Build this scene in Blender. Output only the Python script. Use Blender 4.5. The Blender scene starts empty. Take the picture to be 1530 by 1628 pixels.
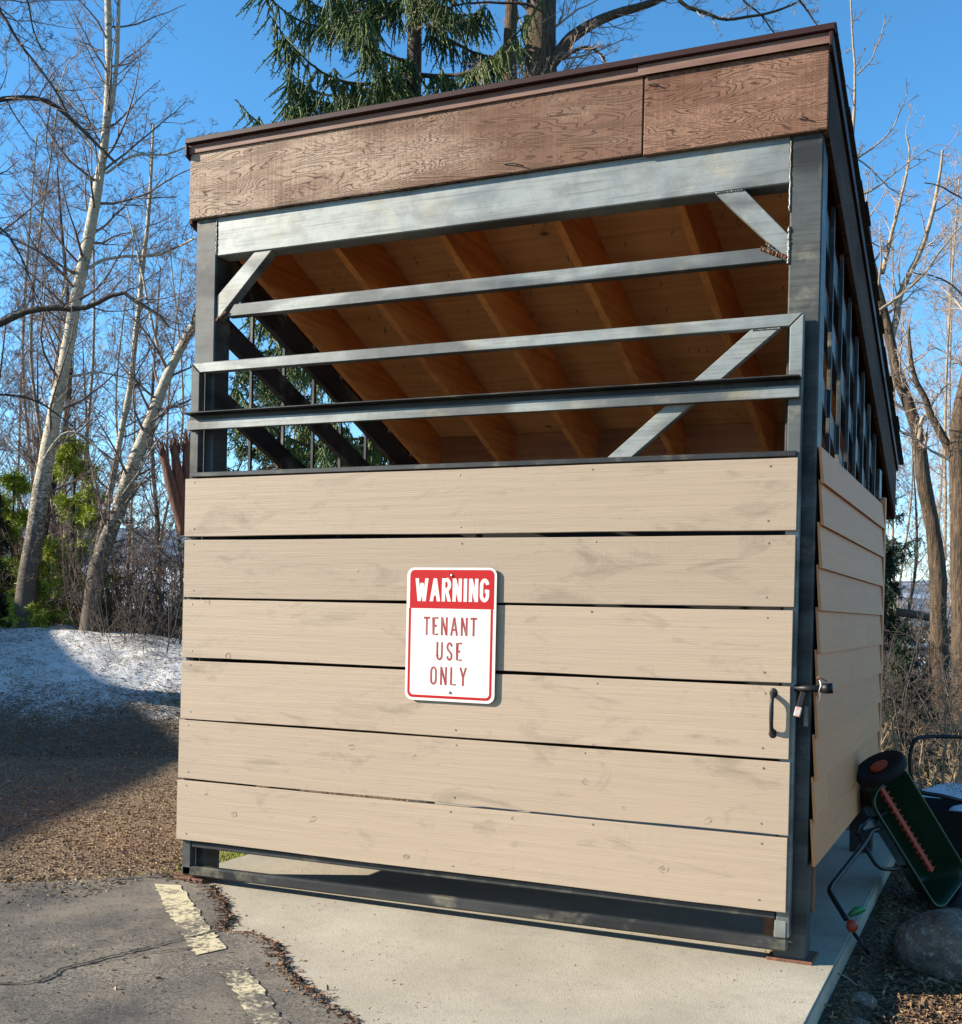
import bpy, bmesh, math, random
import numpy as np
from mathutils import Vector, Matrix
random.seed(4)
C = bpy.context.scene.collection
scn = bpy.context.scene

# ------------------------------------------------------------------ camera
YAW, PITCH, ROLL = math.radians(24.166), math.radians(-0.469), math.radians(1.2198)
FPX, PW, PH, SY = 1873.9, 1530.0, 1628.0, 177.15
CAM = Vector((0.7912, -4.786, 1.4428))
Fv = Vector((-math.sin(YAW)*math.cos(PITCH), math.cos(YAW)*math.cos(PITCH), math.sin(PITCH)))
R0 = Vector((math.cos(YAW), math.sin(YAW), 0)); U0 = R0.cross(Fv)
Rv = R0*math.cos(ROLL) + U0*math.sin(ROLL); Uv = -R0*math.sin(ROLL) + U0*math.cos(ROLL)
cd = bpy.data.cameras.new("camera"); cam = bpy.data.objects.new("camera", cd); C.objects.link(cam)
cd.sensor_fit = 'VERTICAL'; cd.sensor_height = 24; cd.lens = 24*FPX/PH
cd.shift_y = SY/PH; cd.clip_start = .05; cd.clip_end = 6000
cam.matrix_world = Matrix(((Rv.x, Uv.x, -Fv.x, CAM.x), (Rv.y, Uv.y, -Fv.y, CAM.y), (Rv.z, Uv.z, -Fv.z, CAM.z), (0, 0, 0, 1)))
scn.camera = cam

# ------------------------------------------------------------------ world, sun, exposure
SUN_EL, SUN_AZ = math.radians(23), math.radians(63)      # azimuth from the gate's normal, towards the left
S = Vector((-math.sin(SUN_AZ)*math.cos(SUN_EL), -math.cos(SUN_AZ)*math.cos(SUN_EL), math.sin(SUN_EL)))
w = bpy.data.worlds.new("World"); scn.world = w; w.use_nodes = True
wn = w.node_tree.nodes; wl = w.node_tree.links
bg = wn['Background']; sky = wn.new('ShaderNodeTexSky'); sky.sky_type = 'NISHITA'; sky.sun_disc = False
sky.sun_elevation = SUN_EL; sky.sun_rotation = math.atan2(S.x, S.y)
sky.altitude = 2200; sky.air_density = 1.0; sky.dust_density = 0.25; sky.ozone_density = 2.2
hs = wn.new('ShaderNodeHueSaturation'); hs.inputs['Saturation'].default_value = 1.24; hs.inputs['Hue'].default_value = .493
wl.new(sky.outputs[0], hs.inputs['Color']); wl.new(hs.outputs[0], bg.inputs[0]); bg.inputs[1].default_value = 0.118
sl = bpy.data.lights.new("sun", 'SUN'); sl.energy = 5.0; sl.angle = math.radians(.53); sl.color = (1.0, .90, .76)
so = bpy.data.objects.new("sun", sl); C.objects.link(so)
so.rotation_euler = S.to_track_quat('Z', 'Y').to_euler()
scn.view_settings.view_transform = 'Standard'; scn.view_settings.look = 'None'
scn.view_settings.exposure = 1.28; scn.view_settings.gamma = 1; scn.view_settings.use_curve_mapping = False
scn.render.engine = 'CYCLES'
scn.cycles.max_bounces = 8

def at(px, py, d):
    """a point of the place: d metres ahead of the camera, in the direction the photograph shows it"""
    return CAM + (Fv + Rv*((px-PW/2)/FPX) - Uv*((py-PH/2-SY)/FPX))*d

# ------------------------------------------------------------------ helpers
def tag(o, label=None, cat=None, group=None, kind=None):
    if label: o['label'] = label
    if cat: o['category'] = cat
    if group: o['group'] = group
    if kind: o['kind'] = kind
    return o
def empty(name, loc=(0, 0, 0), label=None, cat=None, group=None):
    o = bpy.data.objects.new(name, None); C.objects.link(o); o.location = loc; o.empty_display_size = .1
    return tag(o, label, cat, group)
def link(name, me, m=None, parent=None, loc=(0, 0, 0)):
    o = bpy.data.objects.new(name, me); C.objects.link(o)
    if m and not me.materials: me.materials.append(m)
    if parent is not None:
        o.parent = parent; pl = Vector((0, 0, 0)); q = parent
        while q is not None: pl += q.location; q = q.parent
        o.location = Vector(loc) - pl
    else: o.location = loc
    return o
def bmesh_obj(name, bm, m, parent=None, loc=(0, 0, 0), smooth=False):
    me = bpy.data.meshes.new(name); bm.normal_update(); bm.to_mesh(me); bm.free()
    if smooth: me.shade_smooth()
    return link(name, me, m, parent, loc)
def add_box(bm, a, b, bev=0):
    a = Vector(a); b = Vector(b); c = (a+b)/2; s = b-a
    r = bmesh.ops.create_cube(bm, size=1, matrix=Matrix.Translation(c) @ Matrix.Diagonal((abs(s.x), abs(s.y), abs(s.z), 1)))
    if bev:
        es = set(e for v in r['verts'] for e in v.link_edges)
        bmesh.ops.bevel(bm, geom=list(es), offset=bev, segments=1, affect='EDGES')
def box(name, a, b, m, parent=None, bev=.002):
    """box part; its origin stands at its centre"""
    a = Vector(a); b = Vector(b); c = (a+b)/2
    bm = bmesh.new(); add_box(bm, a-c, b-c, bev)
    return bmesh_obj(name, bm, m, parent, c)
def add_bar(bm, p, q, wd, ht, up=(0, 0, 1), bev=0):
    """rectangular bar from p to q: wd across, ht along 'up'"""
    p = Vector(p); q = Vector(q); d = q-p; L = d.length; d.normalize(); u = Vector(up)
    s = d.cross(u).normalized(); u = s.cross(d).normalized()
    M = Matrix(((d.x, s.x, u.x, (p.x+q.x)/2), (d.y, s.y, u.y, (p.y+q.y)/2), (d.z, s.z, u.z, (p.z+q.z)/2), (0, 0, 0, 1)))
    r = bmesh.ops.create_cube(bm, size=1, matrix=M @ Matrix.Diagonal((L, wd, ht, 1)))
    if bev:
        es = set(e for v in r['verts'] for e in v.link_edges)
        bmesh.ops.bevel(bm, geom=list(es), offset=bev, segments=1, affect='EDGES')
def bar(name, p, q, wd, ht, m, parent=None, up=(0, 0, 1), bev=.002):
    p = Vector(p); q = Vector(q); c = (p+q)/2
    bm = bmesh.new(); add_bar(bm, p-c, q-c, wd, ht, up, bev)
    return bmesh_obj(name, bm, m, parent, c)
def add_prism(bm, pts, off):
    """extrude polygon pts by vector off"""
    off = Vector(off); A = [bm.verts.new(Vector(p)) for p in pts]; B = [bm.verts.new(Vector(p)+off) for p in pts]
    n = len(A); bm.faces.new(A); bm.faces.new(B[::-1])
    for i in range(n): bm.faces.new((A[i], B[i], B[(i+1) % n], A[(i+1) % n]))
    bmesh.ops.recalc_face_normals(bm, faces=bm.faces)
def prism(name, pts, off, m, parent=None, bev=0):
    c = sum((Vector(p) for p in pts), Vector())/len(pts)
    bm = bmesh.new(); add_prism(bm, [Vector(p)-c for p in pts], off)
    if bev: bmesh.ops.bevel(bm, geom=bm.edges[:], offset=bev, segments=1, affect='EDGES')
    return bmesh_obj(name, bm, m, parent, c)
def np_mesh(name, V, F):
    V = np.asarray(V, np.float32); F = np.asarray(F, np.int32)
    me = bpy.data.meshes.new(name); k = F.shape[1]
    me.vertices.add(len(V)); me.vertices.foreach_set('co', V.ravel())
    me.loops.add(F.size); me.loops.foreach_set('vertex_index', F.ravel())
    me.polygons.add(len(F)); me.polygons.foreach_set('loop_start', np.arange(0, F.size, k, dtype=np.int32))
    me.polygons.foreach_set('loop_total', np.full(len(F), k, np.int32))
    me.update(calc_edges=True); return me
def norm(a): return a/np.maximum(np.linalg.norm(a, axis=-1, keepdims=True), 1e-9)
def tubes(P, Rr, n):
    """P (M,N,3), Rr (M,N) -> verts, quads of open n-sided tubes"""
    M, N, _ = P.shape
    T = np.empty_like(P); T[:, 1:-1] = P[:, 2:]-P[:, :-2]; T[:, 0] = P[:, 1]-P[:, 0]; T[:, -1] = P[:, -1]-P[:, -2]; T = norm(T)
    ref = np.where(np.abs(norm(P[:, -1]-P[:, 0])[:, 2:3]) > .8, np.array([[1., .1, 0]]), np.array([[.1, 0, 1.]]))
    A = norm(np.cross(T, ref[:, None, :])); B = np.cross(T, A)
    a = np.arange(n)*2*math.pi/n
    V = P[:, :, None]+Rr[:, :, None, None]*(np.cos(a)[None, None, :, None]*A[:, :, None]+np.sin(a)[None, None, :, None]*B[:, :, None])
    V = V.reshape(-1, 3)
    m = np.arange(M)[:, None, None]*N*n; i = np.arange(N-1)[None, :, None]*n; j = np.arange(n)[None, None, :]; j2 = (j+1) % n
    F = np.stack([m+i+j, m+i+j2, m+i+n+j2, m+i+n+j], -1).reshape(-1, 4)
    return V, F
def merge(L):
    o = 0; Vs = []; Fs = []
    for V, F in L: Vs.append(V); Fs.append(F+o); o += len(V)
    return np.concatenate(Vs), np.concatenate(Fs)
def tube_obj(name, pts, r, m, parent=None, n=10, smooth=True, sub=1):
    pts = [Vector(p) for p in pts]; c = pts[0].copy()
    P = np.array([[list(p-c) for p in pts]]); 
    if sub > 1: P = smooth_path(P[0], sub)[None]
    N = P.shape[1]; Rr = np.interp(np.linspace(0, 1, N), np.linspace(0, 1, len(r)), r)[None] if hasattr(r, '__len__') else np.full((1, N), r)
    # closed ends
    P2 = np.concatenate([P[:, :1], P, P[:, -1:]], 1)+0; P2[:, 0] += (P[:, 0]-P[:, 1])*1e-3; P2[:, -1] += (P[:, -1]-P[:, -2])*1e-3
    R2 = np.concatenate([Rr[:, :1]*.02, Rr, Rr[:, -1:]*.02], 1)
    me = np_mesh(name, *tubes(P2, R2, n))
    if smooth: me.shade_smooth()
    return link(name, me, m, parent, c)
def smooth_path(p, n):
    """Catmull-Rom through the points"""
    p = np.asarray(p, float); q = np.vstack([2*p[0]-p[1], p, 2*p[-1]-p[-2]]); out = []
    for i in range(len(p)-1):
        a, b, c, d = q[i:i+4]
        for t in np.arange(n)/n:
            out.append(.5*((2*b)+(c-a)*t+(2*a-5*b+4*c-d)*t*t+(3*b-a-3*c+d)*t**3))
    out.append(p[-1]); return np.array(out)
def vnoise(x, y, seed=0):
    """smooth value noise for terrain"""
    xi = np.floor(x).astype(int); yi = np.floor(y).astype(int); xf = x-xi; yf = y-yi
    def h(a, b):
        n = (a*374761393+b*668265263+seed*1274126177) & 0xffffffff
        n = ((n ^ (n >> 13))*1274126177) & 0xffffffff
        return ((n ^ (n >> 16)) & 0xffff)/65535.
    u = xf*xf*(3-2*xf); v = yf*yf*(3-2*yf)
    return (h(xi, yi)*(1-u)+h(xi+1, yi)*u)*(1-v)+(h(xi, yi+1)*(1-u)+h(xi+1, yi+1)*u)*v
def fbm(x, y, o=4, seed=0):
    return sum(vnoise(x*2**k, y*2**k, seed+k)/2**k for k in range(o))/sum(1/2**k for k in range(o))

# ------------------------------------------------------------------ material helper
class Mat:
    def __init__(s, name, rough=.7, metal=0., spec=.5):
        s.m = bpy.data.materials.new(name); s.m.use_nodes = True; s.t = s.m.node_tree; s.n = s.t.nodes
        s.b = s.n['Principled BSDF']; s.b.inputs['Roughness'].default_value = rough
        s.b.inputs['Metallic'].default_value = metal; s.b.inputs['Specular IOR Level'].default_value = spec
        s.tc = s.n.new('ShaderNodeTexCoord'); s.oi = s.n.new('ShaderNodeObjectInfo')
    def L(s, a, b): s.t.links.new(a, b)
    def val(s, inp, v):
        if isinstance(v, bpy.types.NodeSocket): s.L(v, inp)
        elif isinstance(v, (tuple, list)): inp.default_value = tuple(v)+(1,) if len(v) == 3 and inp.type == 'RGBA' else tuple(v)
        else: inp.default_value = v
    def co(s, scale=(1, 1, 1), rand=0, world=False, rot=(0, 0, 0)):
        src = s.tc.outputs['Object']
        if world: src = s.n.new('ShaderNodeNewGeometry').outputs['Position']
        mp = s.n.new('ShaderNodeMapping'); s.L(src, mp.inputs[0]); mp.inputs['Scale'].default_value = scale; mp.inputs['Rotation'].default_value = rot
        if rand:
            v = s.n.new('ShaderNodeVectorMath'); v.operation = 'SCALE'; s.L(s.comb(s.oi.outputs['Random'], s.oi.outputs['Random'], s.oi.outputs['Random']), v.inputs[0]); v.inputs['Scale'].default_value = rand
            s.L(v.outputs[0], mp.inputs['Location'])
        return mp.outputs[0]
    def comb(s, x, y, z):
        c = s.n.new('ShaderNodeCombineXYZ')
        for i, v in enumerate((x, y, z)): s.val(c.inputs[i], v)
        return c.outputs[0]
    def sep(s, v):
        c = s.n.new('ShaderNodeSeparateXYZ'); s.L(v, c.inputs[0]); return c.outputs
    def noise(s, v, scale, detail=4, rough=.55, dist=0.):
        n = s.n.new('ShaderNodeTexNoise'); s.L(v, n.inputs['Vector']); n.inputs['Scale'].default_value = scale
        n.inputs['Detail'].default_value = detail; n.inputs['Roughness'].default_value = rough; n.inputs['Distortion'].default_value = dist
        return n.outputs['Fac']
    def warp(s, v, scale, amt):
        n = s.n.new('ShaderNodeTexNoise'); s.L(v, n.inputs['Vector']); n.inputs['Scale'].default_value = scale; n.inputs['Detail'].default_value = 3
        m = s.n.new('ShaderNodeVectorMath'); m.operation = 'MULTIPLY_ADD'; s.L(n.outputs['Color'], m.inputs[0]); m.inputs[1].default_value = (amt, 0, amt); s.L(v, m.inputs[2]); return m.outputs[0]
    def vor(s, v, scale, feature='F1', out='Distance', rnd=1.):
        n = s.n.new('ShaderNodeTexVoronoi'); n.feature = feature; s.L(v, n.inputs['Vector']); n.inputs['Scale'].default_value = scale; n.inputs['Randomness'].default_value = rnd
        return n.outputs[out]
    def ramp(s, f, a, b, lo=0., hi=1.):
        n = s.n.new('ShaderNodeMapRange'); s.L(f, n.inputs[0]); n.inputs[1].default_value = a; n.inputs[2].default_value = b
        n.inputs[3].default_value = lo; n.inputs[4].default_value = hi; n.clamp = True; return n.outputs[0]
    def math(s, op, a, b=0., c=0.):
        n = s.n.new('ShaderNodeMath'); n.operation = op; s.val(n.inputs[0], a); s.val(n.inputs[1], b)
        if len(n.inputs) > 2: s.val(n.inputs[2], c)
        return n.outputs[0]
    def mix(s, f, a, b):
        n = s.n.new('ShaderNodeMix'); n.data_type = 'RGBA'; s.val(n.inputs[0], f); s.val(n.inputs[6], a); s.val(n.inputs[7], b); return n.outputs[2]
    def color(s, c): s.val(s.b.inputs['Base Color'], c); return s
    def rough(s, r): s.val(s.b.inputs['Roughness'], r); return s
    def bump(s, h, dist=.002, strength=1.):
        n = s.n.new('ShaderNodeBump'); s.L(h, n.inputs['Height']); n.inputs['Distance'].default_value = dist; n.inputs['Strength'].default_value = strength
        if s.b.inputs['Normal'].is_linked: s.L(s.b.inputs['Normal'].links[0].from_socket, n.inputs['Normal'])
        s.L(n.outputs[0], s.b.inputs['Normal']); return s

# painted gate planks
def paint_wood(name, base, dark, along='x', knots=True, extra=1.):
    k = Mat(name, .62, 0, .35)
    gs = dict(x=(1.2, 30, 45), y=(30, 1.2, 45))[along]
    g = k.noise(k.co(gs, 37), 1.0, 5, .6, .4)
    fine = k.noise(k.co(tuple(v*3 for v in gs), 11), 1.6, 3, .6)
    stain = k.math('ADD', k.ramp(k.noise(k.co((1.6, 3, 5), 23), 1.5, 5, .7, .8), .55, .80), k.math('MULTIPLY', k.ramp(k.noise(k.co((5, 5, 9), 61), 1.5, 6, .8, .4), .60, .74), .45))
    col = k.mix(k.ramp(g, .3, .75), base, tuple(c*.89 for c in base))
    col = k.mix(k.math('MULTIPLY', stain, .62*extra), col, dark)
    col = k.mix(k.math('MULTIPLY', k.ramp(fine, .66, .8), .22*extra), col, dark)
    h = k.math('MULTIPLY_ADD', g, .7, k.math('MULTIPLY', fine, .35))
    if knots:
        co = k.warp(k.co((1, .0, 1.25), 19), 14, .035)
        d = k.vor(co, 6.0); keep = k.math('GREATER_THAN', k.sep(k.vor(co, 6.0, 'F1', 'Color'))[0], .66)
        size = k.math('MULTIPLY_ADD', k.sep(k.vor(co, 6.0, 'F1', 'Color'))[1], .13, .02)
        rel = k.math('DIVIDE', d, size)
        ring = k.math('MULTIPLY', k.math('SUBTRACT', 1., k.ramp(k.math('ABSOLUTE', k.math('SUBTRACT', rel, .8)), .0, .32)), keep)
        core = k.math('MULTIPLY', k.ramp(rel, .15, .45, 1, 0), keep)
        rg = k.math('MULTIPLY', ring, k.ramp(k.noise(k.co((1, 1, 1), 9), 30, 3), .40, .62))
        col = k.mix(k.math('MULTIPLY', rg, .8), col, dark)
        col = k.mix(k.math('MULTIPLY', core, .55), col, dark)
        # sliced spike knots
        co2 = k.co((1.0, 0, .16), 53); d2 = k.vor(co2, 2.6); keep2 = k.math('GREATER_THAN', k.sep(k.vor(co2, 2.6, 'F1', 'Color'))[2], .72)
        sp = k.math('MULTIPLY', k.math('MULTIPLY', k.ramp(d2, .008, .05, 1, 0), keep2), k.ramp(k.noise(k.co((1, 1, 1), 7), 16, 3), .5, .62))
        col = k.mix(k.math('MULTIPLY', sp, .6), col, dark)
        h = k.math('ADD', h, k.math('MULTIPLY', k.math('ADD', rg, sp), .55))
    # rough saw marks across the grain, in patches
    saw = k.noise(k.co((220, 5, 6) if along == 'x' else (5, 220, 6), 5), 1., 2)
    pat = k.ramp(k.noise(k.co((1.5, 1.5, 4), 31), 1.5, 3), .56, .68)
    h = k.math('ADD', h, k.math('MULTIPLY', k.math('MULTIPLY', saw, pat), .35))
    col = k.mix(k.math('MULTIPLY', k.math('MULTIPLY', pat, k.ramp(saw, .5, .7)), .07), col, dark)
    tint = k.ramp(k.oi.outputs['Random'], 0, 1, .90, 1.05)
    v = k.n.new('ShaderNodeHueSaturation'); k.L(col, v.inputs['Color']); k.L(tint, v.inputs['Value'])
    k.color(v.outputs[0]).bump(h, .0028, .85); return k.m
M = {}
M['plank'] = paint_wood('tan painted wood', (.335, .262, .188), (.085, .066, .046))
M['plank_end'] = M['plank']
M['siding'] = paint_wood('tan painted lap siding', (.62, .25, .095), (.18, .09, .05), 'y', False, .35)
# steel
def steel(name, a, b, rust=.3, rough=.42, metal=.75):
    k = Mat(name, rough, metal, .45 if metal > .2 else .28)
    n1 = k.noise(k.co((1, 1, 3.2), 17), 1.25, 3, .5, .5); n2 = k.noise(k.co((1, 1, 1), 29), 14, 5, .65); n3 = k.noise(k.co((1, 1, 1), 3), 4.5, 5, .6)
    col = k.mix(k.ramp(n1, .40, .54), b, a)
    col = k.mix(k.ramp(n2, .45, .75, 0, .55), col, tuple(c*.55 for c in a))
    col = k.mix(k.ramp(n3, .55, .7, 0, .4), col, (.34, .31, .21))
    sx = k.noise(k.co((1.5, 1.5, 55), 8), 2.0, 5, .7); sc_ = k.noise(k.co((2.2, 2.2, 2.2), 15), 2.4, 7, .75)
    col = k.mix(k.ramp(sx, .50, .68, 0, .45), col, tuple(c*.6 for c in b)); col = k.mix(k.ramp(sc_, .50, .66, 0, .35), col, tuple(c*.8 for c in b))
    rf = k.math('MULTIPLY', k.ramp(k.noise(k.co((1, 1, 1), 41), 3.1, 6, .7), .66, .74), rust)
    col = k.mix(rf, col, (.16, .06, .03))
    k.color(col); k.rough(k.ramp(n3, .3, .7, rough-.1, rough+.14)); k.bump(n2, .0006, .6); k.bump(n3, .003, .35)
    return k.m
M['steel'] = steel('bare mottled steel', (.225, .243, .228), (.075, .08, .076), .5, .48, .3)
M['steel_post'] = steel('dull dark steel post', (.072, .077, .073), (.017, .019, .019), .4, .5, .1)
M['steel_dark'] = steel('dark mill scale steel', (.04, .042, .042), (.016, .017, .018), .45, .42, .1)
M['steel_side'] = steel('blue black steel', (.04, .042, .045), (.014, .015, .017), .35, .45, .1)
M['weld'] = steel('weld bead', (.22, .22, .20), (.10, .09, .07), 1., .5, .6)
k = Mat('rusty steel', .8, .1); n = k.noise(k.co((1, 1, 1), 3), 18, 6, .7)
k.color(k.mix(k.ramp(n, .35, .65), (.20, .075, .035), (.06, .035, .025))); k.bump(n, .002); M['rust'] = k.m
# fascia: brown painted rough-sawn plywood
def fascia(name, pale, deep, sheen=1.):
    k = Mat(name, .85, 0, .12)
    f = k.noise(k.co((.75, .75, 5.0), 13), 1.25, 3, .5, .55); f2 = k.noise(k.co((2.6, 2.6, 11.0), 5), 1.0, 2, .5, .6)
    lines = k.math('ABSOLUTE', k.math('SINE', k.math('MULTIPLY', k.math('MULTIPLY_ADD', f2, .16, f), 135.)))
    brk = k.ramp(k.noise(k.co((5, 5, 12), 7), 1.5, 4), .30, .52)
    ln = k.math('MULTIPLY', k.ramp(lines, .05, .55, 1, 0), brk)
    st = k.noise(k.co((120, 120, 2.0), 3), 1, 3, .6); stf = k.ramp(st, .40, .62)
    patch = k.noise(k.co((.9, .9, 2.5), 21), 1.6, 5, .62)
    fine = k.noise(k.co((60, 60, 90), 3), 1.2, 4, .7)
    sheen_bias = k.math('MULTIPLY', k.sep(k.co())[0], -.11*sheen)  # paler leftward: the sun's grazing sheen is put into the colour
    wear_sheen = k.math('MULTIPLY', k.ramp(k.math('ADD', patch, sheen_bias), .34, .60), k.ramp(k.math('ADD', fine, sheen_bias), .30, .60))
    col = k.mix(wear_sheen, deep, pale)
    col = k.mix(k.math('MULTIPLY', k.math('MULTIPLY', stf, k.ramp(patch, .62, .4, .15, 1)), .45), col, tuple(c*.72 for c in deep))
    col = k.mix(k.math('MULTIPLY', ln, .95), col, tuple(c*.36 for c in deep))
    h = k.math('SUBTRACT', k.math('MULTIPLY', st, -.5), k.math('MULTIPLY', ln, .55))
    k.color(col).bump(h, .0028, .7); k.bump(fine, .0012, .7); return k.m
M['fascia_pale'] = fascia('faded sun-sheened plywood', (.39, .30, .225), (.165, .095, .064))
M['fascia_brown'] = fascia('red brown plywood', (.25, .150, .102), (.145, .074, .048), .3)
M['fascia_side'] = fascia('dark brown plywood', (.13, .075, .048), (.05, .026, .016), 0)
k = Mat('dark brown metal trim', .5, 0, .2); k.color((.030, .010, .008)); k.bump(k.noise(k.co(), 30, 3), .0008, .5); M['trim'] = k.m
k = Mat('faded brown drip edge', .6, 0, .3); k.color(k.mix(k.ramp(k.noise(k.co((1, 1, 9)), 4, 4), .35, .65), (.20, .115, .085), (.13, .065, .045))); M['drip'] = k.m
k = Mat('asphalt shingle', .95); n = k.noise(k.co(), 300, 2); k.color(k.mix(n, (.02, .018, .017), (.07, .06, .055))); k.bump(n, .002); M['shingle'] = k.m
# raw timber
def raw(name, a, b, ax='y', knot=True):
    k = Mat(name, .7, 0, .3)
    sc = (34, 1.3, 34) if ax == 'y' else (1.3, 34, 34)
    g = k.noise(k.co(sc, 17), 1, 5, .6, .5); p = k.noise(k.co((1.5, 1.5, 1.5), 5), 1.7, 4, .6)
    col = k.mix(k.ramp(g, .35, .7), a, b); col = k.mix(k.ramp(p, .5, .75, 0, .5), col, tuple(c*.6 for c in b))
    if knot:
        co = k.co((1, .6, 0) if ax == 'y' else (.6, 1, 0), 9); d = k.vor(co, 3.3); kp = k.math('GREATER_THAN', k.sep(k.vor(co, 3.3, 'F1', 'Color'))[0], .30)
        kn = k.math('MULTIPLY', k.ramp(d, .025, .075, 1, 0), kp); col = k.mix(k.math('MULTIPLY', kn, .8), col, (.05, .02, .01))
    tv = k.n.new('ShaderNodeHueSaturation'); k.L(col, tv.inputs['Color']); k.L(k.ramp(k.oi.outputs['Random'], 0, 1, .82, 1.12), tv.inputs['Value']); k.color(tv.outputs[0]).bump(g, .0015, .6); return k.m
M['rafter'] = raw('red-brown sawn rafter', (.84, .32, .085), (.58, .19, .05))
M['ply'] = raw('orange plywood deck', (.80, .42, .17), (.62, .29, .105), 'x')
M['block'] = raw('sawn blocking', (.45, .18, .07), (.30, .11, .05), 'x')
# sign
k = Mat('white sign sheet', .35, 0, .5); s_ = k.noise(k.co((1, 1, 1)), 9, 5, .7)
k.color(k.mix(k.ramp(s_, .62, .8, 0, .22), (.58, .575, .53), (.38, .37, .33))); M['sign_white'] = k.m
k = Mat('red sign film', .6, 0, .2); s_ = k.noise(k.co((2, 2, 9), rot=(0, .5, 0)), 7, 4, .7)
k.color(k.mix(k.ramp(s_, .60, .74, 0, .35), (.36, .003, .006), (.50, .10, .09))); M['sign_red'] = k.m
k = Mat('faded red lettering', .45); k.color(k.mix(k.ramp(k.noise(k.co(), 22, 4), .45, .65), (.26, .012, .014), (.24, .07, .06))); M['letter_red'] = k.m
k = Mat('galvanised', .35, .9); k.color((.45, .45, .43)); M['galv'] = k.m
k = Mat('black enamel', .45, 0, .25); k.color((.011, .011, .012)); k.bump(k.noise(k.co(), 60, 3), .0005, .5); M['black'] = k.m
k = Mat('worn pinkish plastic', .5); k.color(k.mix(k.ramp(k.noise(k.co(), 40, 3), .4, .6), (.45, .22, .18), (.35, .36, .35))); M['pad'] = k.m
# spreader
k = Mat('dark green plastic', .38); k.color(k.mix(k.ramp(k.noise(k.co(), 9, 5, .7), .5, .75, 0, .5), (.006, .032, .013), (.03, .032, .02))); M['green'] = k.m
k = Mat('bright green plastic', .4); k.color((.015, .16, .04)); M['green2'] = k.m
k = Mat('orange red plastic', .5); k.color(k.mix(k.ramp(k.noise(k.co(), 30, 4, .7), .45, .7, 0, .7), (.45, .045, .016), (.16, .035, .015))); M['orange'] = k.m
k = Mat('black tyre', .85, 0, .15); k.color((.018, .018, .018)); M['tyre'] = k.m
# ground
k = Mat('broom finished concrete', .85, 0, .3); a = k.noise(k.co(world=True), 1.3, 5, .6); b = k.noise(k.co(world=True), 130, 4, .7); c = k.noise(k.co(world=True), 9, 5, .6)
col = k.mix(k.ramp(a, .35, .65), (.33, .29, .215), (.43, .385, .295)); col = k.mix(k.ramp(c, .5, .75, 0, .35), col, (.24, .21, .165)); col = k.mix(k.ramp(b, .54, .66, 0, .7), col, (.16, .125, .09))
pit = k.ramp(k.vor(k.co(world=True), 34), .03, .09); kp = k.math('GREATER_THAN', .8, k.sep(k.vor(k.co(world=True), 34, 'F1', 'Color'))[0]); pit = k.math('MAXIMUM', pit, kp)
col = k.mix(pit, (.12, .085, .06), col); k.color(col).bump(b, .0025, .9); k.bump(pit, .003, .8); k.bump(c, .004, .5); M['concrete'] = k.m
def asphalt(name, paint=False):
    k = Mat(name, .9, 0, .3); W = k.co(world=True)
    v = k.noise(W, 230, 3, .75); n1 = k.noise(W, 120, 4, .8); a = k.noise(W, 1.4, 5, .65); sp = k.sep(k.vor(W, 130, 'F1', 'Color'))[0]
    col = k.mix(k.ramp(sp, .2, 1.), (.09, .08, .066), (.29, .25, .19)); col = k.mix(k.ramp(a, .38, .66), col, (.055, .052, .05))
    col = k.mix(k.ramp(k.noise(W, 3.2, 6, .7), .45, .65, 0, .7), col, (.24, .20, .145)); col = k.mix(k.ramp(n1, .56, .68, 0, .8), col, (.34, .29, .21)); col = k.mix(k.ramp(n1, .42, .32, 0, .8), col, (.03, .028, .026))
    if paint:
        f = k.math('ADD', k.noise(W, 38, 5, .75), k.math('MULTIPLY', k.noise(W, 5.5, 3, .6), .75))
        wn = k.ramp(f, paint, paint+.13, 1, 0)
        col = k.mix(wn, col, k.mix(k.ramp(n1, .4, .7), (.66, .57, .36), (.50, .43, .27)))
    k.color(col).bump(v, .0035, .8); k.bump(n1, .004, .8); k.bump(a, .02, .35); return k.m
M['asphalt'] = asphalt('weathered asphalt'); M['line'] = asphalt('worn parking paint', .81); M['line2'] = asphalt('nearly gone parking paint', .78)
k = Mat('asphalt crack', .95); k.color((.012, .011, .010)); M['crack'] = k.m
k = Mat('gravelly dirt', .95, 0, .2); W = k.co(world=True); v = k.sep(k.vor(W, 60, 'F1', 'Color'))[0]; n1 = k.noise(W, 2.2, 6, .65); n2 = k.noise(W, 70, 4, .7)
col = k.mix(v, (.11, .08, .05), (.30, .22, .13)); col = k.mix(k.ramp(n1, .4, .68, 0, .7), col, (.095, .075, .055)); k.color(col).bump(k.vor(W, 60), .012, .8); k.bump(n2, .006, .8); M['dirt'] = k.m
k = Mat('forest litter', .95, 0, .2); W = k.co(world=True); v = k.sep(k.vor(W, 45, 'F1', 'Color'))[0]; n1 = k.noise(W, .9, 6, .65)
col = k.mix(v, (.045, .028, .018), (.15, .10, .06)); col = k.mix(k.ramp(n1, .5, .62, 0, .8), col, (.06, .065, .03)); k.color(col).bump(k.vor(W, 45), .02, .9); M['mulch'] = k.m
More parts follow.
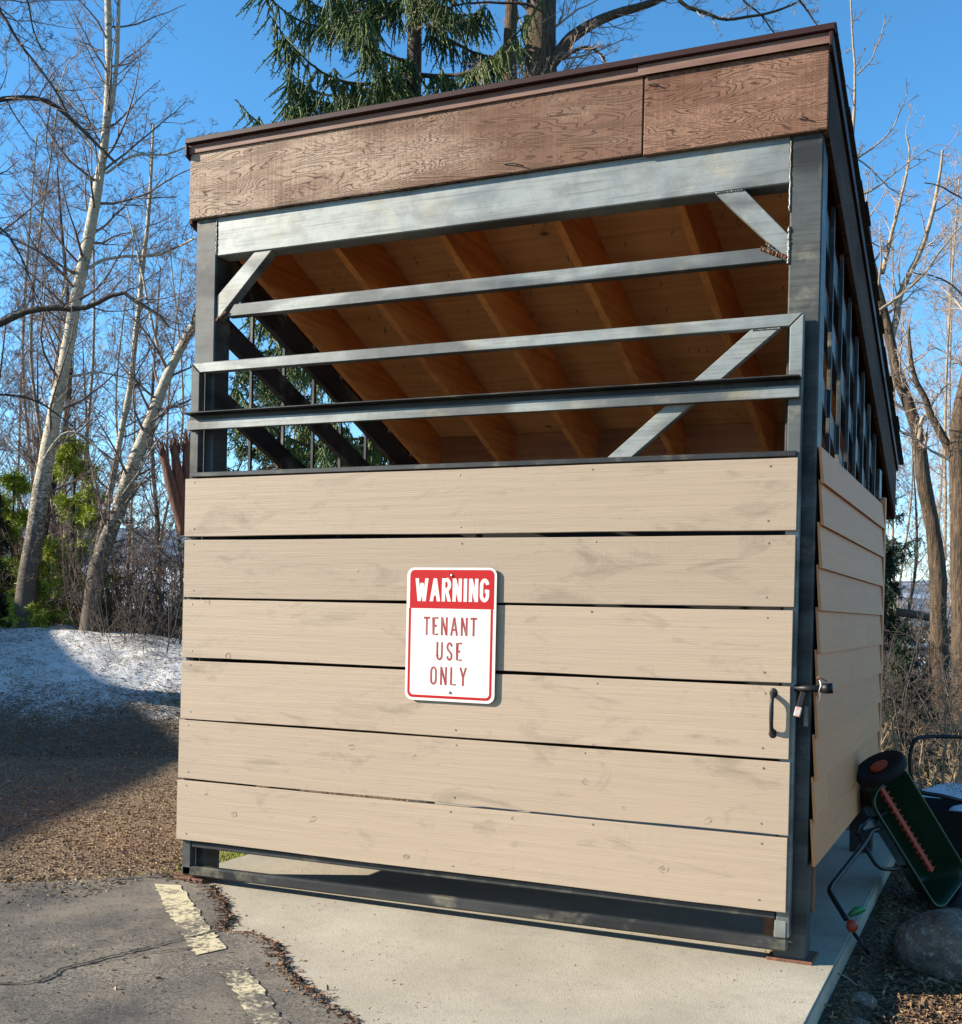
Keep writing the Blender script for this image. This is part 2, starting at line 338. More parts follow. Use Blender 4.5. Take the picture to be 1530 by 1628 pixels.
# snow with needles and grit
def snow(name, lo, hi):
    k = Mat(name, .6, 0, .3); W = k.co(world=True); z = k.sep(W)[2]
    st = k.noise(k.co((1, 2.2, 1.6), world=True, rot=(0, 0, .6)), 17, 6, .78, 1.2); big = k.noise(W, 1.6, 5, .65); fine = k.noise(W, 70, 4, .75)
    lvl = k.math('ADD', k.ramp(z, lo, hi, .27, -.008), k.math('MULTIPLY', k.math('SUBTRACT', big, .5), .42))
    f = k.math('ADD', k.math('MULTIPLY_ADD', fine, .42, k.math('MULTIPLY', st, .58)), lvl)
    grime = k.ramp(f, .50, .60)
    col = k.mix(grime, (.80, .79, .76), (.13, .095, .06)); col = k.mix(k.ramp(k.noise(W, 7, 4), .52, .7, 0, .35), col, (.20, .14, .08))
    k.color(col).bump(k.noise(W, 9, 6, .7), .10, .9); k.bump(fine, .012, .9); return k.m
M['snow'] = snow('gritty snow', .02, .62)
k = Mat('clean old snow', .6); W = k.co(world=True); k.color(k.mix(k.ramp(k.noise(W, 24, 6, .75), .56, .68), (.80, .81, .83), (.10, .08, .06))); k.bump(k.noise(W, 8, 5), .06); M['snow2'] = k.m
k = Mat('granite boulder', .85, 0, .3); n1 = k.noise(k.co((1, 1, 3)), 4, 6, .7, .7); n2 = k.noise(k.co(), 45, 4, .7)
col = k.mix(k.ramp(n1, .35, .65), (.22, .165, .12), (.065, .048, .036)); col = k.mix(k.ramp(n2, .55, .72), col, (.42, .38, .33)); k.color(col).bump(n1, .03, .7); k.bump(n2, .006, .8); M['rock'] = k.m
def chips(name, cols):
    k = Mat(name, .85, 0, .3); g = k.n.new('ShaderNodeNewGeometry'); r = k.n.new('ShaderNodeValToRGB'); k.L(g.outputs['Random Per Island'], r.inputs[0])
    r.color_ramp.interpolation = 'LINEAR'; e = r.color_ramp.elements
    e[0].position = 0; e[0].color = cols[0]+(1,); e[1].position = 1; e[1].color = cols[-1]+(1,)
    for i, c in enumerate(cols[1:-1]): q = e.new((i+1)/(len(cols)-1)); q.color = c+(1,)
    k.color(r.outputs[0]); return k.m
M['gravel'] = chips('gravel and bark bits', [(.06, .04, .026), (.30, .215, .12), (.13, .09, .055), (.42, .32, .19), (.21, .155, .10)])
M['barkchips'] = chips('bark chips', [(.05, .03, .018), (.22, .135, .07), (.09, .055, .032), (.32, .215, .12), (.13, .08, .045)])
M['debris'] = chips('dry needles and crumbs', [(.10, .045, .02), (.30, .15, .07), (.16, .10, .06), (.24, .12, .06), (.07, .05, .04)])
# bark, twigs, needles
def bark(name, a, b, scale=(6, 6, 1.2), dist=.02, marks=None, low=None):
    k = Mat(name, .9, 0, .2); n1 = k.noise(k.co(scale, world=True), 5, 5, .65, .5); n2 = k.noise(k.co(world=True), 30, 4, .7)
    col = k.mix(k.ramp(n1, .38, .62), a, b); col = k.mix(k.ramp(n2, .5, .75, 0, .5), col, tuple(c*.5 for c in a))
    if marks:
        mk = k.ramp(k.noise(k.co((2.5, 2.5, 26), world=True), 1.3, 4, .7, .3), .59, .66); col = k.mix(mk, col, marks)
    if low:
        z = k.sep(k.co(world=True))[2]; f = k.math('ADD', k.ramp(z, low[0], low[1], .75, 0), k.math('MULTIPLY', k.math('SUBTRACT', n1, .5), 1.2)); col = k.mix(k.ramp(f, .25, .5), col, low[2])
    k.color(col).bump(n1, dist, .9); return k.m
M['birch'] = bark('pale aspen bark', (.50, .45, .34), (.36, .32, .24), (4, 4, 7), .012, (.05, .042, .035), (1.2, 4.6, (.10, .085, .07)))
M['cotton'] = bark('furrowed cottonwood bark', (.055, .040, .028), (.155, .11, .072), (9, 9, 1.3), .05)
M['pale_bark'] = bark('pale upper bark', (.36, .29, .20), (.24, .18, .12), (5, 5, 2), .01, (.09, .07, .05))
M['dark_bark'] = bark('dark bark', (.045, .035, .028), (.10, .08, .06), (7, 7, 1.5), .02)
def twig(name, a, b):
    k = Mat(name, .75, 0, .3); k.color(k.mix(k.noise(k.co(world=True), 3.5, 3), a, b)); return k.m
M['twig'] = twig('grey brown twigs', (.20, .155, .13), (.11, .08, .065)); M['twig_pale'] = twig('pale twigs', (.42, .34, .27), (.24, .185, .15))
M['twig_red'] = twig('reddish brush', (.20, .12, .085), (.10, .06, .045)); M['twig_dark'] = twig('dark twigs', (.06, .05, .042), (.10, .08, .065))
M['twig_gold'] = twig('straw coloured brush', (.42, .30, .16), (.24, .16, .09))
def needles(name, cols):
    k = Mat(name, .55, 0, .35); g = k.n.new('ShaderNodeNewGeometry'); r = k.n.new('ShaderNodeValToRGB'); k.L(g.outputs['Random Per Island'], r.inputs[0])
    e = r.color_ramp.elements; e[0].color = cols[0]+(1,); e[1].color = cols[2]+(1,); q = e.new(.5); q.color = cols[1]+(1,)
    col = k.mix(k.ramp(k.noise(k.co(world=True), 1.6, 3), .4, .65, 0, .6), r.outputs[0], cols[3]); k.color(col)
    k.b.inputs['Subsurface Weight'].default_value = 0; return k.m
M['spruce'] = needles('spruce needles', [(.020, .045, .014), (.045, .085, .022), (.10, .14, .03), (.12, .15, .025)])
M['pine'] = needles('young pine needles', [(.20, .27, .02), (.32, .38, .04), (.42, .45, .07), (.18, .24, .02)])
M['fir_dark'] = needles('dark fir needles', [(.012, .028, .014), (.022, .042, .018), (.04, .06, .022), (.02, .03, .012)])

# ------------------------------------------------------------------ ground
GZ = .06
def grid_mesh(name, xs, ys, fz):
    X, Y = np.meshgrid(xs, ys); Z = fz(X, Y)
    V = np.stack([X, Y, Z], -1).reshape(-1, 3); nx = len(xs); ny = len(ys)
    i, j = np.meshgrid(np.arange(nx-1), np.arange(ny-1)); a = (j*nx+i).ravel()
    return np_mesh(name, V, np.stack([a, a+1, a+nx+1, a+nx], 1))
def spaced(a, b, st, far, n):
    core = np.arange(a, b+st/2, st); g = np.geomspace(.4, far, n)
    return np.concatenate([a-g[::-1], core, b+g])
def ground_z(X, Y):
    right = np.clip((X-.16)/.14, 0, 1); pit = (X > -3.05) & (X < .19) & (Y > -6) & (Y < 3.5)
    z = .035-.10*right + .03*(fbm(X*.7, Y*.7, 4, 3)-.5) + .02*(fbm(X*5, Y*5, 3, 7)-.5)
    bank = np.clip((X-1.2)/4, 0, 1)*np.clip((Y-1.5)/5, 0, 1); z = z+.30*bank*fbm(X*.8, Y*.8, 4, 11)
    far = np.clip((np.hypot(X, Y)-14)/14, 0, 1); z = z-.55*far*(Y > 3)
    z = np.where(pit, -.03, z)
    z = np.where((X < -1.0) & (Y < .0), np.minimum(z, .045), z)
    return z
me = grid_mesh('ground', spaced(-9, 4, .07, 2500, 26), spaced(-4, 9, .07, 2500, 26), ground_z); me.shade_smooth()
g = tag(link('ground', me, M['dirt']), kind='structure')
me.materials.append(M['mulch'])
ctr = np.empty(len(me.polygons)*3, np.float32); me.polygons.foreach_get('center', ctr); ctr = ctr.reshape(-1, 3)
me.polygons.foreach_set('material_index', ((ctr[:, 0] > .12) | (ctr[:, 1] > 7.5)).astype(np.int32))

# concrete pad with rounded arris
bm = bmesh.new(); add_box(bm, (-3.1, -4.2, -.09), (.183, 3.35, GZ)); bmesh.ops.bevel(bm, geom=[e for e in bm.edges], offset=.008, segments=2, affect='EDGES')
tag(bmesh_obj('concrete_pad', bm, M['concrete']), kind='structure')

# asphalt lapping over the pad, with a broken edge
edge = [(-3.16, .03), (-2.86, .0), (-2.783, -.02), (-2.652, -.142), (-2.52, -.27), (-2.42, -.40), (-2.345, -.438), (-2.30, -.56), (-2.25, -.66), (-2.20, -.665), (-2.111, -.626), (-1.99, -.68), (-1.897, -.754), (-1.78, -.90), (-1.66, -1.03), (-1.545, -1.114), (-1.36, -1.25), (-1.179, -1.355), (-.95, -1.56), (-.7, -1.9), (-.55, -2.5), (-.4, -4.0)]
rs = random.Random(9); E2 = []
for a, b in zip(edge[:-1], edge[1:]):
    n = max(2, int(math.dist(a, b)/.02))
    for i in range(n):
        t = i/n; E2.append((a[0]*(1-t)+b[0]*t+rs.uniform(-.011, .011), a[1]*(1-t)+b[1]*t+rs.uniform(-.011, .011)))
E2.append(edge[-1])
top = [(-3.6, -.42), (-3.3, -.14)]
poly = [(-9, -4.0), (-9, -2.6), (-7, -1.9), (-5.3, -1.25), (-4.3, -.8)]+top+E2
bm = bmesh.new(); AZ = GZ+.014
vs = [bm.verts.new((x, y, AZ)) for x, y in poly]; f = bm.faces.new(vs)
ext = bmesh.ops.extrude_face_region(bm, geom=[f]); 
for v in [q for q in ext['geom'] if isinstance(q, bmesh.types.BMVert)]: v.co.z = .03
bmesh.ops.recalc_face_normals(bm, faces=bm.faces); bmesh.ops.triangulate(bm, faces=bm.faces)
tag(bmesh_obj('asphalt_pavement', bm, M['asphalt']), kind='structure')
# worn paint line: two dashes of the same line, ragged
def strip(name, L, Rr, z, m, jit=.006, seed=1):
    rs = random.Random(seed); bm = bmesh.new(); n = 40
    def lerp(p, t):
        t = t*(len(p)-1); i = min(int(t), len(p)-2); u = t-i
        return (p[i][0]*(1-u)+p[i+1][0]*u+rs.uniform(-jit, jit), p[i][1]*(1-u)+p[i+1][1]*u+rs.uniform(-jit, jit), z)
    a = [bm.verts.new(lerp(L, i/n)) for i in range(n+1)]; b = [bm.verts.new(lerp(Rr, i/n)) for i in range(n+1)]
    for i in range(n): bm.faces.new((a[i], b[i], b[i+1], a[i+1]))
    bmesh.ops.recalc_face_normals(bm, faces=bm.faces)
    return tag(bmesh_obj(name, bm, m), kind='structure')
strip('parking_line', [(-3.02, -.15), (-2.56, -.60), (-2.104, -1.014)], [(-2.91, -.10), (-2.47, -.50), (-2.045, -.89)], AZ+.004, M['line'], .010)
strip('parking_line', [(-1.90, -1.15), (-1.81, -1.215), (-1.49, -1.51), (-.9, -2.06)], [(-1.83, -1.055), (-1.739, -1.133), (-1.393, -1.461), (-.81, -2.0)], AZ+.004, M['line2'], .010, 4)
# long crack: a dark open groove with a raised lip
def crack(pts, w0, seed):
    rs = random.Random(seed); p = smooth_path([(x, y, 0) for x, y in pts], 14); bm = bmesh.new(); A = []; B = []
    for i, q in enumerate(p):
        t = p[min(i+1, len(p)-1)]-p[max(i-1, 0)]; t /= np.linalg.norm(t); nrm = np.array([-t[1], t[0]]); ww = w0*rs.uniform(.25, 1.2); j = rs.uniform(-.008, .008)
        A.append(bm.verts.new((q[0]+nrm[0]*(ww+j), q[1]+nrm[1]*(ww+j), AZ+.006))); B.append(bm.verts.new((q[0]-nrm[0]*(ww-j), q[1]-nrm[1]*(ww-j), AZ+.006)))
    for i in range(len(A)-1): bm.faces.new((A[i], A[i+1], B[i+1], B[i]))
    bmesh.ops.recalc_face_normals(bm, faces=bm.faces)
    return tag(bmesh_obj('pavement_crack', bm, M['crack']), kind='structure')
crack([(-3.2, -1.98), (-2.444, -1.60), (-2.416, -1.365), (-2.342, -1.065), (-2.27, -.80), (-2.24, -.68)], .009, 2)
crack([(-2.43, -1.40), (-2.30, -1.12), (-2.17, -.95), (-2.12, -.90)], .004, 3)
crack([(-3.25, -.16), (-3.12, .0), (-3.02, .05)], .010, 5)

# snow bank, left
def bank_z(u, v):
    # u to the right of the camera's line, v ahead
    foot = 10.2+.5*fbm(u*.5, v*.3, 3, 5)+.04*np.abs(u+5)
    crest = 1.16-.030*np.clip(u+5.9, 0, 4)**1.9
    r = np.clip((v-foot)/4.0, 0, 1); s = r*r*(3-2*r)*.55+r*.45
    back = np.clip((v-16.5)/3, 0, 1)
    side = np.clip((u+9.5)/1.2, 0, 1)*np.clip((1.2-u)/3., 0, 1)
    bump = .16*(fbm(u*1.1, v*1.1, 4, 21)-.5)*np.clip(r*3, 0, 1)+.035*(fbm(u*6, v*6, 3, 9)-.5)
    return (crest*s+bump)*(1-back)*side-.03
us = np.arange(-10, 1.6, .06); vs_ = np.arange(9.8, 20, .06); Ug, Vg = np.meshgrid(us, vs_); Zg = bank_z(Ug, Vg)
Rh = np.array([math.cos(YAW), math.sin(YAW)]); Fh = np.array([-math.sin(YAW), math.cos(YAW)])
XY = np.array([CAM.x, CAM.y])+Ug[..., None]*Rh+Vg[..., None]*Fh
V = np.concatenate([XY, Zg[..., None]], -1).reshape(-1, 3); nx = len(us); i, j = np.meshgrid(np.arange(nx-1), np.arange(len(vs_)-1)); a = (j*nx+i).ravel()
me = np_mesh('snow_bank', V, np.stack([a, a+1, a+nx+1, a+nx], 1)); me.shade_smooth(); tag(link('snow_bank', me, M['snow']), kind='structure')
# old snow patch on the right bank and far snowfields
def lump_sheet(name, cx, cy, rx, ry, h, m, seed, base=0., rot=0.):
    n = 46; t = np.linspace(-1, 1, n); X, Y = np.meshgrid(t, t); rr = np.hypot(X, Y)+.30*(fbm(X*2.2+9, Y*2.2+4, 4, seed)-.5)
    Z = base+h*np.clip(1-rr, -.15, 1)**1. if False else base+h*np.where(rr < 1, np.sqrt(np.clip(1-rr**2, 0, 1)), -(rr-1)*2)*(.75+.5*fbm(X*3, Y*3, 4, seed+4))
    c, s_ = math.cos(rot), math.sin(rot); XX = cx+rx*X*c-ry*Y*s_; YY = cy+rx*X*s_+ry*Y*c
    V = np.stack([XX, YY, Z], -1).reshape(-1, 3); i, j = np.meshgrid(np.arange(n-1), np.arange(n-1)); a = (j*n+i).ravel()
    me = np_mesh(name, V, np.stack([a, a+1, a+n+1, a+n], 1)); me.shade_smooth(); return tag(link(name, me, m), kind='structure')
p = at(1520, 1215, 8.3); lump_sheet('snow_patch', p.x+.28, p.y-.1, .50, .8, .10, M['snow2'], 5, .22)
p = at(1470, 1010, 24); lump_sheet('snow_patch', p.x, p.y, 3.4, 2.0, .5, M['snow2'], 8, .3)
# hills far behind
def hill_sheet():
    n = 160; an = np.linspace(math.radians(40), math.radians(150), n); V = []; 
    for r_, hk in ((700, 0), (1100, .62), (1500, 1.), (2100, .4)):
        for k_, a in enumerate(an):
            h = 95*(.35+.9*fbm(np.array(a*5.), np.array(r_*.001), 5, 3))*hk*(1.25 if a > 2.0 else .62); V.append((r_*math.cos(a), r_*math.sin(a), float(h)-3))
    F = [(r*n+i, r*n+i+1, (r+1)*n+i+1, (r+1)*n+i) for r in range(3) for i in range(n-1)]
    return np_mesh('hills', V, F)
k = Mat('haze-tinted forested slope', 1., 0, 0.); nn = k.noise(k.co((1, 1, 3), world=True), .02, 6, .7); k.color(k.mix(k.ramp(nn, .45, .62), (.085, .125, .17), (.26, .33, .42))); M['hill'] = k.m  # blue of the distant haze is put into the slope colours
me = hill_sheet(); me.shade_smooth(); tag(link('hills', me, M['hill']), kind='structure')

# scattered bits: chips as small bent boxes
def scatter(name, P, sz, m, seed, flat=.35, asp=(1.2, 3.2)):
    rg = np.random.default_rng(seed); n = len(P); P = np.asarray(P)
    s = sz*rg.lognormal(0, .38, n); l = s*rg.uniform(asp[0], asp[1], n); t = s*flat
    ax = norm(np.stack([rg.normal(size=n), rg.normal(size=n), .35*rg.normal(size=n)], 1)); b = norm(np.cross(ax, np.stack([rg.normal(size=n)*.4, rg.normal(size=n)*.4, np.ones(n)], 1))); c = np.cross(ax, b)
    Q = []
    for i, j in ((-1, -1), (1, -1), (1, 1), (-1, 1)):
        Q.append(P+ax*(l*i/2)[:, None]+b*(s*j/2*rg.uniform(.5, 1, n))[:, None])
    topc = [q+c*t[:, None] for q in (Q[0]*.8+Q[2]*.2, Q[1]*.8+Q[3]*.2, Q[2]*.8+Q[0]*.2, Q[3]*.8+Q[1]*.2)]
    V = np.stack(Q+topc, 1).reshape(-1, 3); o = np.arange(n)[:, None]*8
    F = np.concatenate([o+np.array(f) for f in ([0, 1, 5, 4], [1, 2, 6, 5], [2, 3, 7, 6], [3, 0, 4, 7], [4, 5, 6, 7])])
    return tag(link(name, np_mesh(name, V, F), m), kind='stuff')
rg = np.random.default_rng(12)
# gravel and bark bits, left of the pad
n = 230000; X = rg.uniform(-9.8, -1.9, n); Y = rg.uniform(-3.0, 6.8, n)
edge_y = -.30+.50*(X+3.1); dens = np.clip((Y-edge_y)/.9+.75+.8*(fbm(X*1.6, Y*1.6, 3, 4)-.5), .0, 1)**2*np.where(Y < edge_y-.2, .5, 1)
near = np.clip((5.5/np.hypot(X-.8, Y+4.8))**1.5, .4, 1); onp = (X > -3.12) & (Y > -.9+.0*X)
sc_ = np.clip(.5-.45*(X+3.1), 0, 1)
ok = (rg.random(n) < np.maximum(dens*near, .05)) & ~onp
X, Y = X[ok], Y[ok]; Z = np.where(Y < -.15+.5*(X+3.3), AZ+.001, ground_z(X, Y)+.003)
scatter('gravel_litter', np.stack([X, Y, Z], 1), .0085, M['gravel'], 1, .5, (1.0, 2.2))
n = 16000; X = rg.uniform(-6, -.6, n); Y = rg.uniform(-3.4, .3, n); ok = (Y < -.35+.35*(X+3.1)) | ((X < -3.2) & (Y < -.4)); ok &= (Y-(-.754) < -.9*(X+1.897)-.06) & (Y < -.25)
X, Y = X[ok], Y[ok]; scatter('asphalt_grit', np.column_stack([X, Y, np.full(len(X), AZ+.0005)]), .0042, M['gravel'], 9, .5, (1.0, 1.7))
# needles and grit on the snow bank
n = 110000; u_ = rg.uniform(-9, .5, n); v_ = rg.uniform(10.2, 15.5, n); zz_ = bank_z(u_, v_); ok = rg.random(n) < np.clip(1.15-zz_*1.25, .10, 1); u_, v_, zz_ = u_[ok], v_[ok], zz_[ok]
xy = np.array([CAM.x, CAM.y])+u_[:, None]*Rh+v_[:, None]*Fh
scatter('bank_litter', np.column_stack([xy, zz_+.004]), .0075, M['gravel'], 5, .4, (1.2, 3.5))
# crumbs along the broken asphalt edge
E = np.array(E2); n = 5200; i = rg.integers(2, len(E)-1, n); off = np.abs(rg.normal(0, .028, n))*np.where(rg.random(n) < .8, 1, -1); tng = norm(E[i]-E[i-1]); nr = np.stack([-tng[:, 1], tng[:, 0]], 1)*1.0
Pq = E[i]+nr*(off-.01)[:, None]+rg.normal(0, .008, (n, 2)); inside = off < .01
scatter('edge_debris', np.column_stack([Pq, np.where(inside, AZ, GZ)+.001]), .0065, M['debris'], 2)
n = 900; X = rg.uniform(-2.9, .15, n); Y = rg.uniform(-2.4, .6, n); scatter('pad_crumbs', np.stack([X, Y, np.full(n, GZ+.0005)+np.where((X < -1) & (Y < X*-.0-.9), .014, 0)], 1), .0035, M['debris'], 7)
# bark chips, right
n = 90000; X = .2+rg.gamma(1.6, .9, n); Y = rg.uniform(-2.6, 6.5, n); ok = X < 5; X, Y = X[ok], Y[ok]
scatter('bark_mulch', np.stack([X, Y, ground_z(X, Y)+.004], 1), .0095, M['barkchips'], 3, .35, (1.2, 3.0))

# ------------------------------------------------------------------ shed
shed = empty('storage_shed', (-1.5, 1.5, GZ), 'open-fronted steel-framed shed with brown fascia, shed roof and tan lap siding', 'shed')
SL = .379
def rz(z0, y): return z0-SL*y
# front frame
pl = box('post', (-3.03, .09, GZ+.02), (-2.905, .22, 3.418), M['steel_post'], shed, .006)
pr = box('post', (-.062, .09, GZ), (.066, .22, 3.418), M['steel_post'], shed, .006)
tag(pl, 'left front steel post'); tag(pr, 'right front steel post, shaded by the gate below')  # the gate's cast shadow darkens the lower right post
box('beam', (-2.903, .092, 3.218), (-.064, .20, 3.416), M['steel'], shed, .005)
def weld(parent, p, q, r=.006, seed=1, n=40):
    rs = random.Random(seed); P_ = [Vector(p).lerp(Vector(q), i/n)+Vector((rs.uniform(-.0015, .0015), 0, 0)) for i in range(n+1)]
    return tube_obj('weld', P_, [r*rs.uniform(.6, 1.25) for _ in range(n+1)], M['weld'], parent, 6)
weld(pl, (-2.904, .09, 3.225), (-2.904, .09, 3.41), .0035, 1); weld(pr, (-.063, .09, 3.10), (-.063, .09, 3.40), .0045, 2)
weld(pr, (-.063, .09, 2.89), (-.063, .09, 3.04), .007, 4)
KL = prism('knee_brace', [(-2.68, .10, 3.219), (-2.575, .10, 3.219), (-2.903, .10, 2.895), (-2.903, .10, 3.02)], (0, .06, 0), M['steel'], shed, .003)
KR = prism('knee_brace', [(-.375, .10, 3.219), (-.25, .10, 3.219), (-.064, .10, 3.01), (-.064, .10, 2.905)], (0, .06, 0), M['steel'], shed, .003)
weld(KR, (-.37, .10, 3.218), (-.255, .10, 3.218), .005, 6); weld(KR, (-.155, .098, 2.985), (-.07, .098, 2.905), .006, 7)
prism('cross_rail', [(-2.80, .105, 2.972), (-2.845, .105, 2.912), (-.066, .105, 2.912), (-.066, .105, 2.972)], (0, .05, 0), M['steel'], shed, .003)
rw = weld(KR, (-.175, .099, 2.968), (-.07, .099, 2.918), .010, 12, 60); rw.data.materials.clear(); rw.data.materials.append(M['rust']); rw['label'] = 'rusty weld bead'
rw = weld(KL, (-2.90, .099, 2.895), (-2.84, .099, 2.935), .009, 13, 50); rw.data.materials.clear(); rw.data.materials.append(M['rust']); rw['label'] = 'rusty weld bead'
box('base_plate', (-3.08, .03, GZ+.002), (-2.87, .26, GZ+.02), M['rust'], shed, .004)
box('base_plate', (-.085, .07, GZ-.01), (.10, .25, GZ+.012), M['rust'], shed, .004)
# front fascia boards
FL = box('fascia_board', (-3.055, .062, 3.412), (-.682, .086, 3.745), M['fascia_pale'], shed, .003); tag(FL, 'long pale left fascia board')
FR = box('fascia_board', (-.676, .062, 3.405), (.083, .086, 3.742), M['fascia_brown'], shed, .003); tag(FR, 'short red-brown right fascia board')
for a, b in (((-.66, .058, 3.70), (-.61, .05, 3.685)), ((-1.32, .058, 3.455), (-1.22, .05, 3.43)), ((-.03, .058, 3.46), (.01, .05, 3.45))):
    tube_obj('bent_nail', [a, ((a[0]+b[0])/2, a[1]-.008, (a[2]+b[2])/2+.004), b], .0028, M['black'], FR if a[0] > -.67 else FL, 5, True, 3)
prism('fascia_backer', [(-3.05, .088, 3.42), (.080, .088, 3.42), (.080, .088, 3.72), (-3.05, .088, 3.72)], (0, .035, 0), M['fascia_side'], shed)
bx1 = box('drip_edge', (-3.057, .050, 3.738), (-.665, .06, 3.780), M['drip'], shed, .002)
bx2 = box('drip_edge', (-.70, .041, 3.736), (.10, .0435, 3.780), M['drip'], shed, .001)
box('roof_edge_trim', (-3.060, .022, 3.781), (.108, .13, 3.806), M['trim'], shed, .002)
# side fascias (rakes)
YB = 3.42
for x, lab in ((.0655, 'right'), (-3.075, 'left')):
    ys = [.088, 2.44 if x > 0 else 2.44, YB]
    for i in range(2):
        a, b = ys[i], ys[i+1]-.003
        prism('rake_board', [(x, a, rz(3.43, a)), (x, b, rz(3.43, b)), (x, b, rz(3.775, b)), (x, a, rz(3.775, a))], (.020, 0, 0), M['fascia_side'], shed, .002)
    xo = x+.021 if x > 0 else x-.0015+.010
    prism('rake_trim', [(xo, .03, rz(3.735, .03)), (xo, YB, rz(3.735, YB)), (xo, YB, rz(3.795, YB)), (xo, .03, rz(3.795, .03))], (.013, 0, 0), M['trim'], shed, .002)
# roof deck panels seen from below
pys = [.125, 1.17, 2.21, 3.38]; pxs = [-3.05, -1.80, -.58, .06]
for j in range(3):
    for i in range(3):
        x0 = pxs[i]+.002; x1 = pxs[i+1]-.002; y0 = pys[j]+.002; y1 = pys[j+1]-.002
        prism('deck_panel', [(x0, y0, rz(3.69, y0)), (x1, y0, rz(3.69, y0)), (x1, y1, rz(3.69, y1)), (x0, y1, rz(3.69, y1))], (0, 0, .016), M['ply'], shed)
rg0 = np.random.default_rng(5); n0 = 170; xx = rg0.uniform(-2.85, .0, n0); yy = rg0.uniform(.3, 2.6, n0); S0 = np.stack([xx, yy, rz(3.69, yy)], 1); P0, R00 = None, None
Pn = np.stack([S0, S0+np.column_stack([rg0.normal(0, .006, n0), rg0.normal(0, .006, n0), np.full(n0, -.026)])], 1); nt = link('nail_tips', np_mesh('nail_tips', *[a if i else a-np.array([-1.5, 1.5, GZ]) for i, a in enumerate(tubes(Pn, np.tile([.0028, .0008], (n0, 1)), 4))]), M['weld'], shed, (-1.5, 1.5, GZ)); nt['kind'] = 'stuff'
# shingle courses, each a strip; the ends step out past the rake
NS = 24; dy = (YB+.06-.03)/NS
rs = random.Random(3)
for i in range(NS):
    y0 = .03+i*dy; y1 = y0+dy*1.15; xr = .112+.0045*(i//3 % 4)+(.012 if i in (7, 13, 17, 20) else 0)
    prism('shingle_course', [(-3.062, y0, rz(3.812, y0)), (xr, y0, rz(3.812, y0)), (xr, y1, rz(3.818, y1)), (-3.062, y1, rz(3.818, y1))], (0, 0, .009), M['shingle'], shed)
prism('roof_underlay', [(-3.05, .12, rz(3.708, .12)), (.063, .12, rz(3.708, .12)), (.063, YB, rz(3.708, YB)), (-3.05, YB, rz(3.708, YB))], (0, 0, .09), M['shingle'], shed)
# rafters
for x in (-2.93, -2.36, -1.77, -1.18, -.60, -.03):
    prism('rafter', [(x, .205, rz(3.38, .205)), (x, 3.36, rz(3.38, 3.36)), (x, 3.36, rz(3.687, 3.36)), (x, .205, rz(3.687, .205))], (.040, 0, 0), M['rafter'], shed, .002)
for a, b in zip((-2.89, -2.32, -1.73, -1.14, -.56), (-2.36, -1.77, -1.18, -.60, -.03)):
    prism('blocking', [(a+.001, 2.66, rz(3.41, 2.66)), (b-.001, 2.66, rz(3.41, 2.66)), (b-.001, 2.66, rz(3.684, 2.66)), (a+.001, 2.66, rz(3.684, 2.66))], (0, .04, 0), M['block'], shed, .001)
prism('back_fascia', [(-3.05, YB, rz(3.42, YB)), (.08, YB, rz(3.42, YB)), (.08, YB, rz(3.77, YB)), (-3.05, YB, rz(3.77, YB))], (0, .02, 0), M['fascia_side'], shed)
# back frame and side frames
for x in (-3.03, -.062): box('back_post', (x, 2.60, GZ), (x+.125, 2.72, 2.36), M['steel_dark'], shed, .004)
box('back_beam', (-2.90, 2.61, 2.215), (-.065, 2.70, 2.36), M['steel_dark'], shed, .004)
for xi, xr in ((-2.965, 0), (.0, 1)):
    for z0, h in ((3.36, .15), (3.03, .125), (2.646, .115)):
        prism('side_rail', [(xi, .221, rz(z0-h, .221)), (xi, 2.598, max(rz(z0-h, 2.598), 2.12)), (xi, 2.598, max(rz(z0, 2.598), 2.13)), (xi, .221, rz(z0, .221))] if z0 > 3.2 else
              [(xi, .221, rz(z0-h, .221)), (xi, (z0-h-2.10)/SL, 2.10), (xi, (z0-2.10)/SL, 2.10), (xi, .221, rz(z0, .221))], (.038, 0, 0), M['steel_side'], shed, .003)
    box('side_rail', (xi, .221, 2.06), (xi+.038, 2.598, 2.10), M['steel_side'], shed, .002)
    box('side_rail', (xi, .221, .40), (xi+.038, 2.598, .45), M['steel_dark'], shed, .002)
    xb = xi-.022 if xr == 0 else xi+.040
    for i in range(7):
        y = .517+i*.311
        bar('bar', (xb+.009, y, .42), (xb+.009, y, rz(3.44, y)), .018, .018, M['steel_side'], shed, (1, 0, 0), .002)
# lap siding, both sides and back
def siding_side(x, sgn, split=None, seed=0):
    rs = random.Random(seed)
    for k_ in range(10):
        zb = 2.0005-.172*k_; zt = zb+.186 if k_ else 2.147; y0 = (.105 if k_ in (0,) else .118+rs.uniform(-.010, .006)); y1 = 2.625
        segs = [(y0, y1)] if k_ not in (split or {}) else [(y0, split[k_]-.0015), (split[k_]+.0015, y1)]
        for a, b in segs:
            dz = rs.uniform(-.002, .002)
            if sgn > 0: pts = [(x+.012, a, zb+dz), (x+.025, a, zb+dz), (x+.008, a, zt), (x-.001, a, zt)]
            else: pts = [(x-.010, a, zb), (x-.019, a, zb), (x-.008, a, zt), (x+.001, a, zt)]
            prism('siding_board', pts, (0, b-a, 0), M['siding'], shed)
siding_side(.072, 1, {4: 1.86, 8: .50}, 1); siding_side(-3.035, -1, {3: 1.2, 6: 1.7}, 2)
box('corner_trim', (.068, 2.628, .40), (.096, 2.70, 2.19), M['siding'], shed)
box('corner_trim', (-3.066, 2.628, .40), (-3.036, 2.70, 2.19), M['siding'], shed)
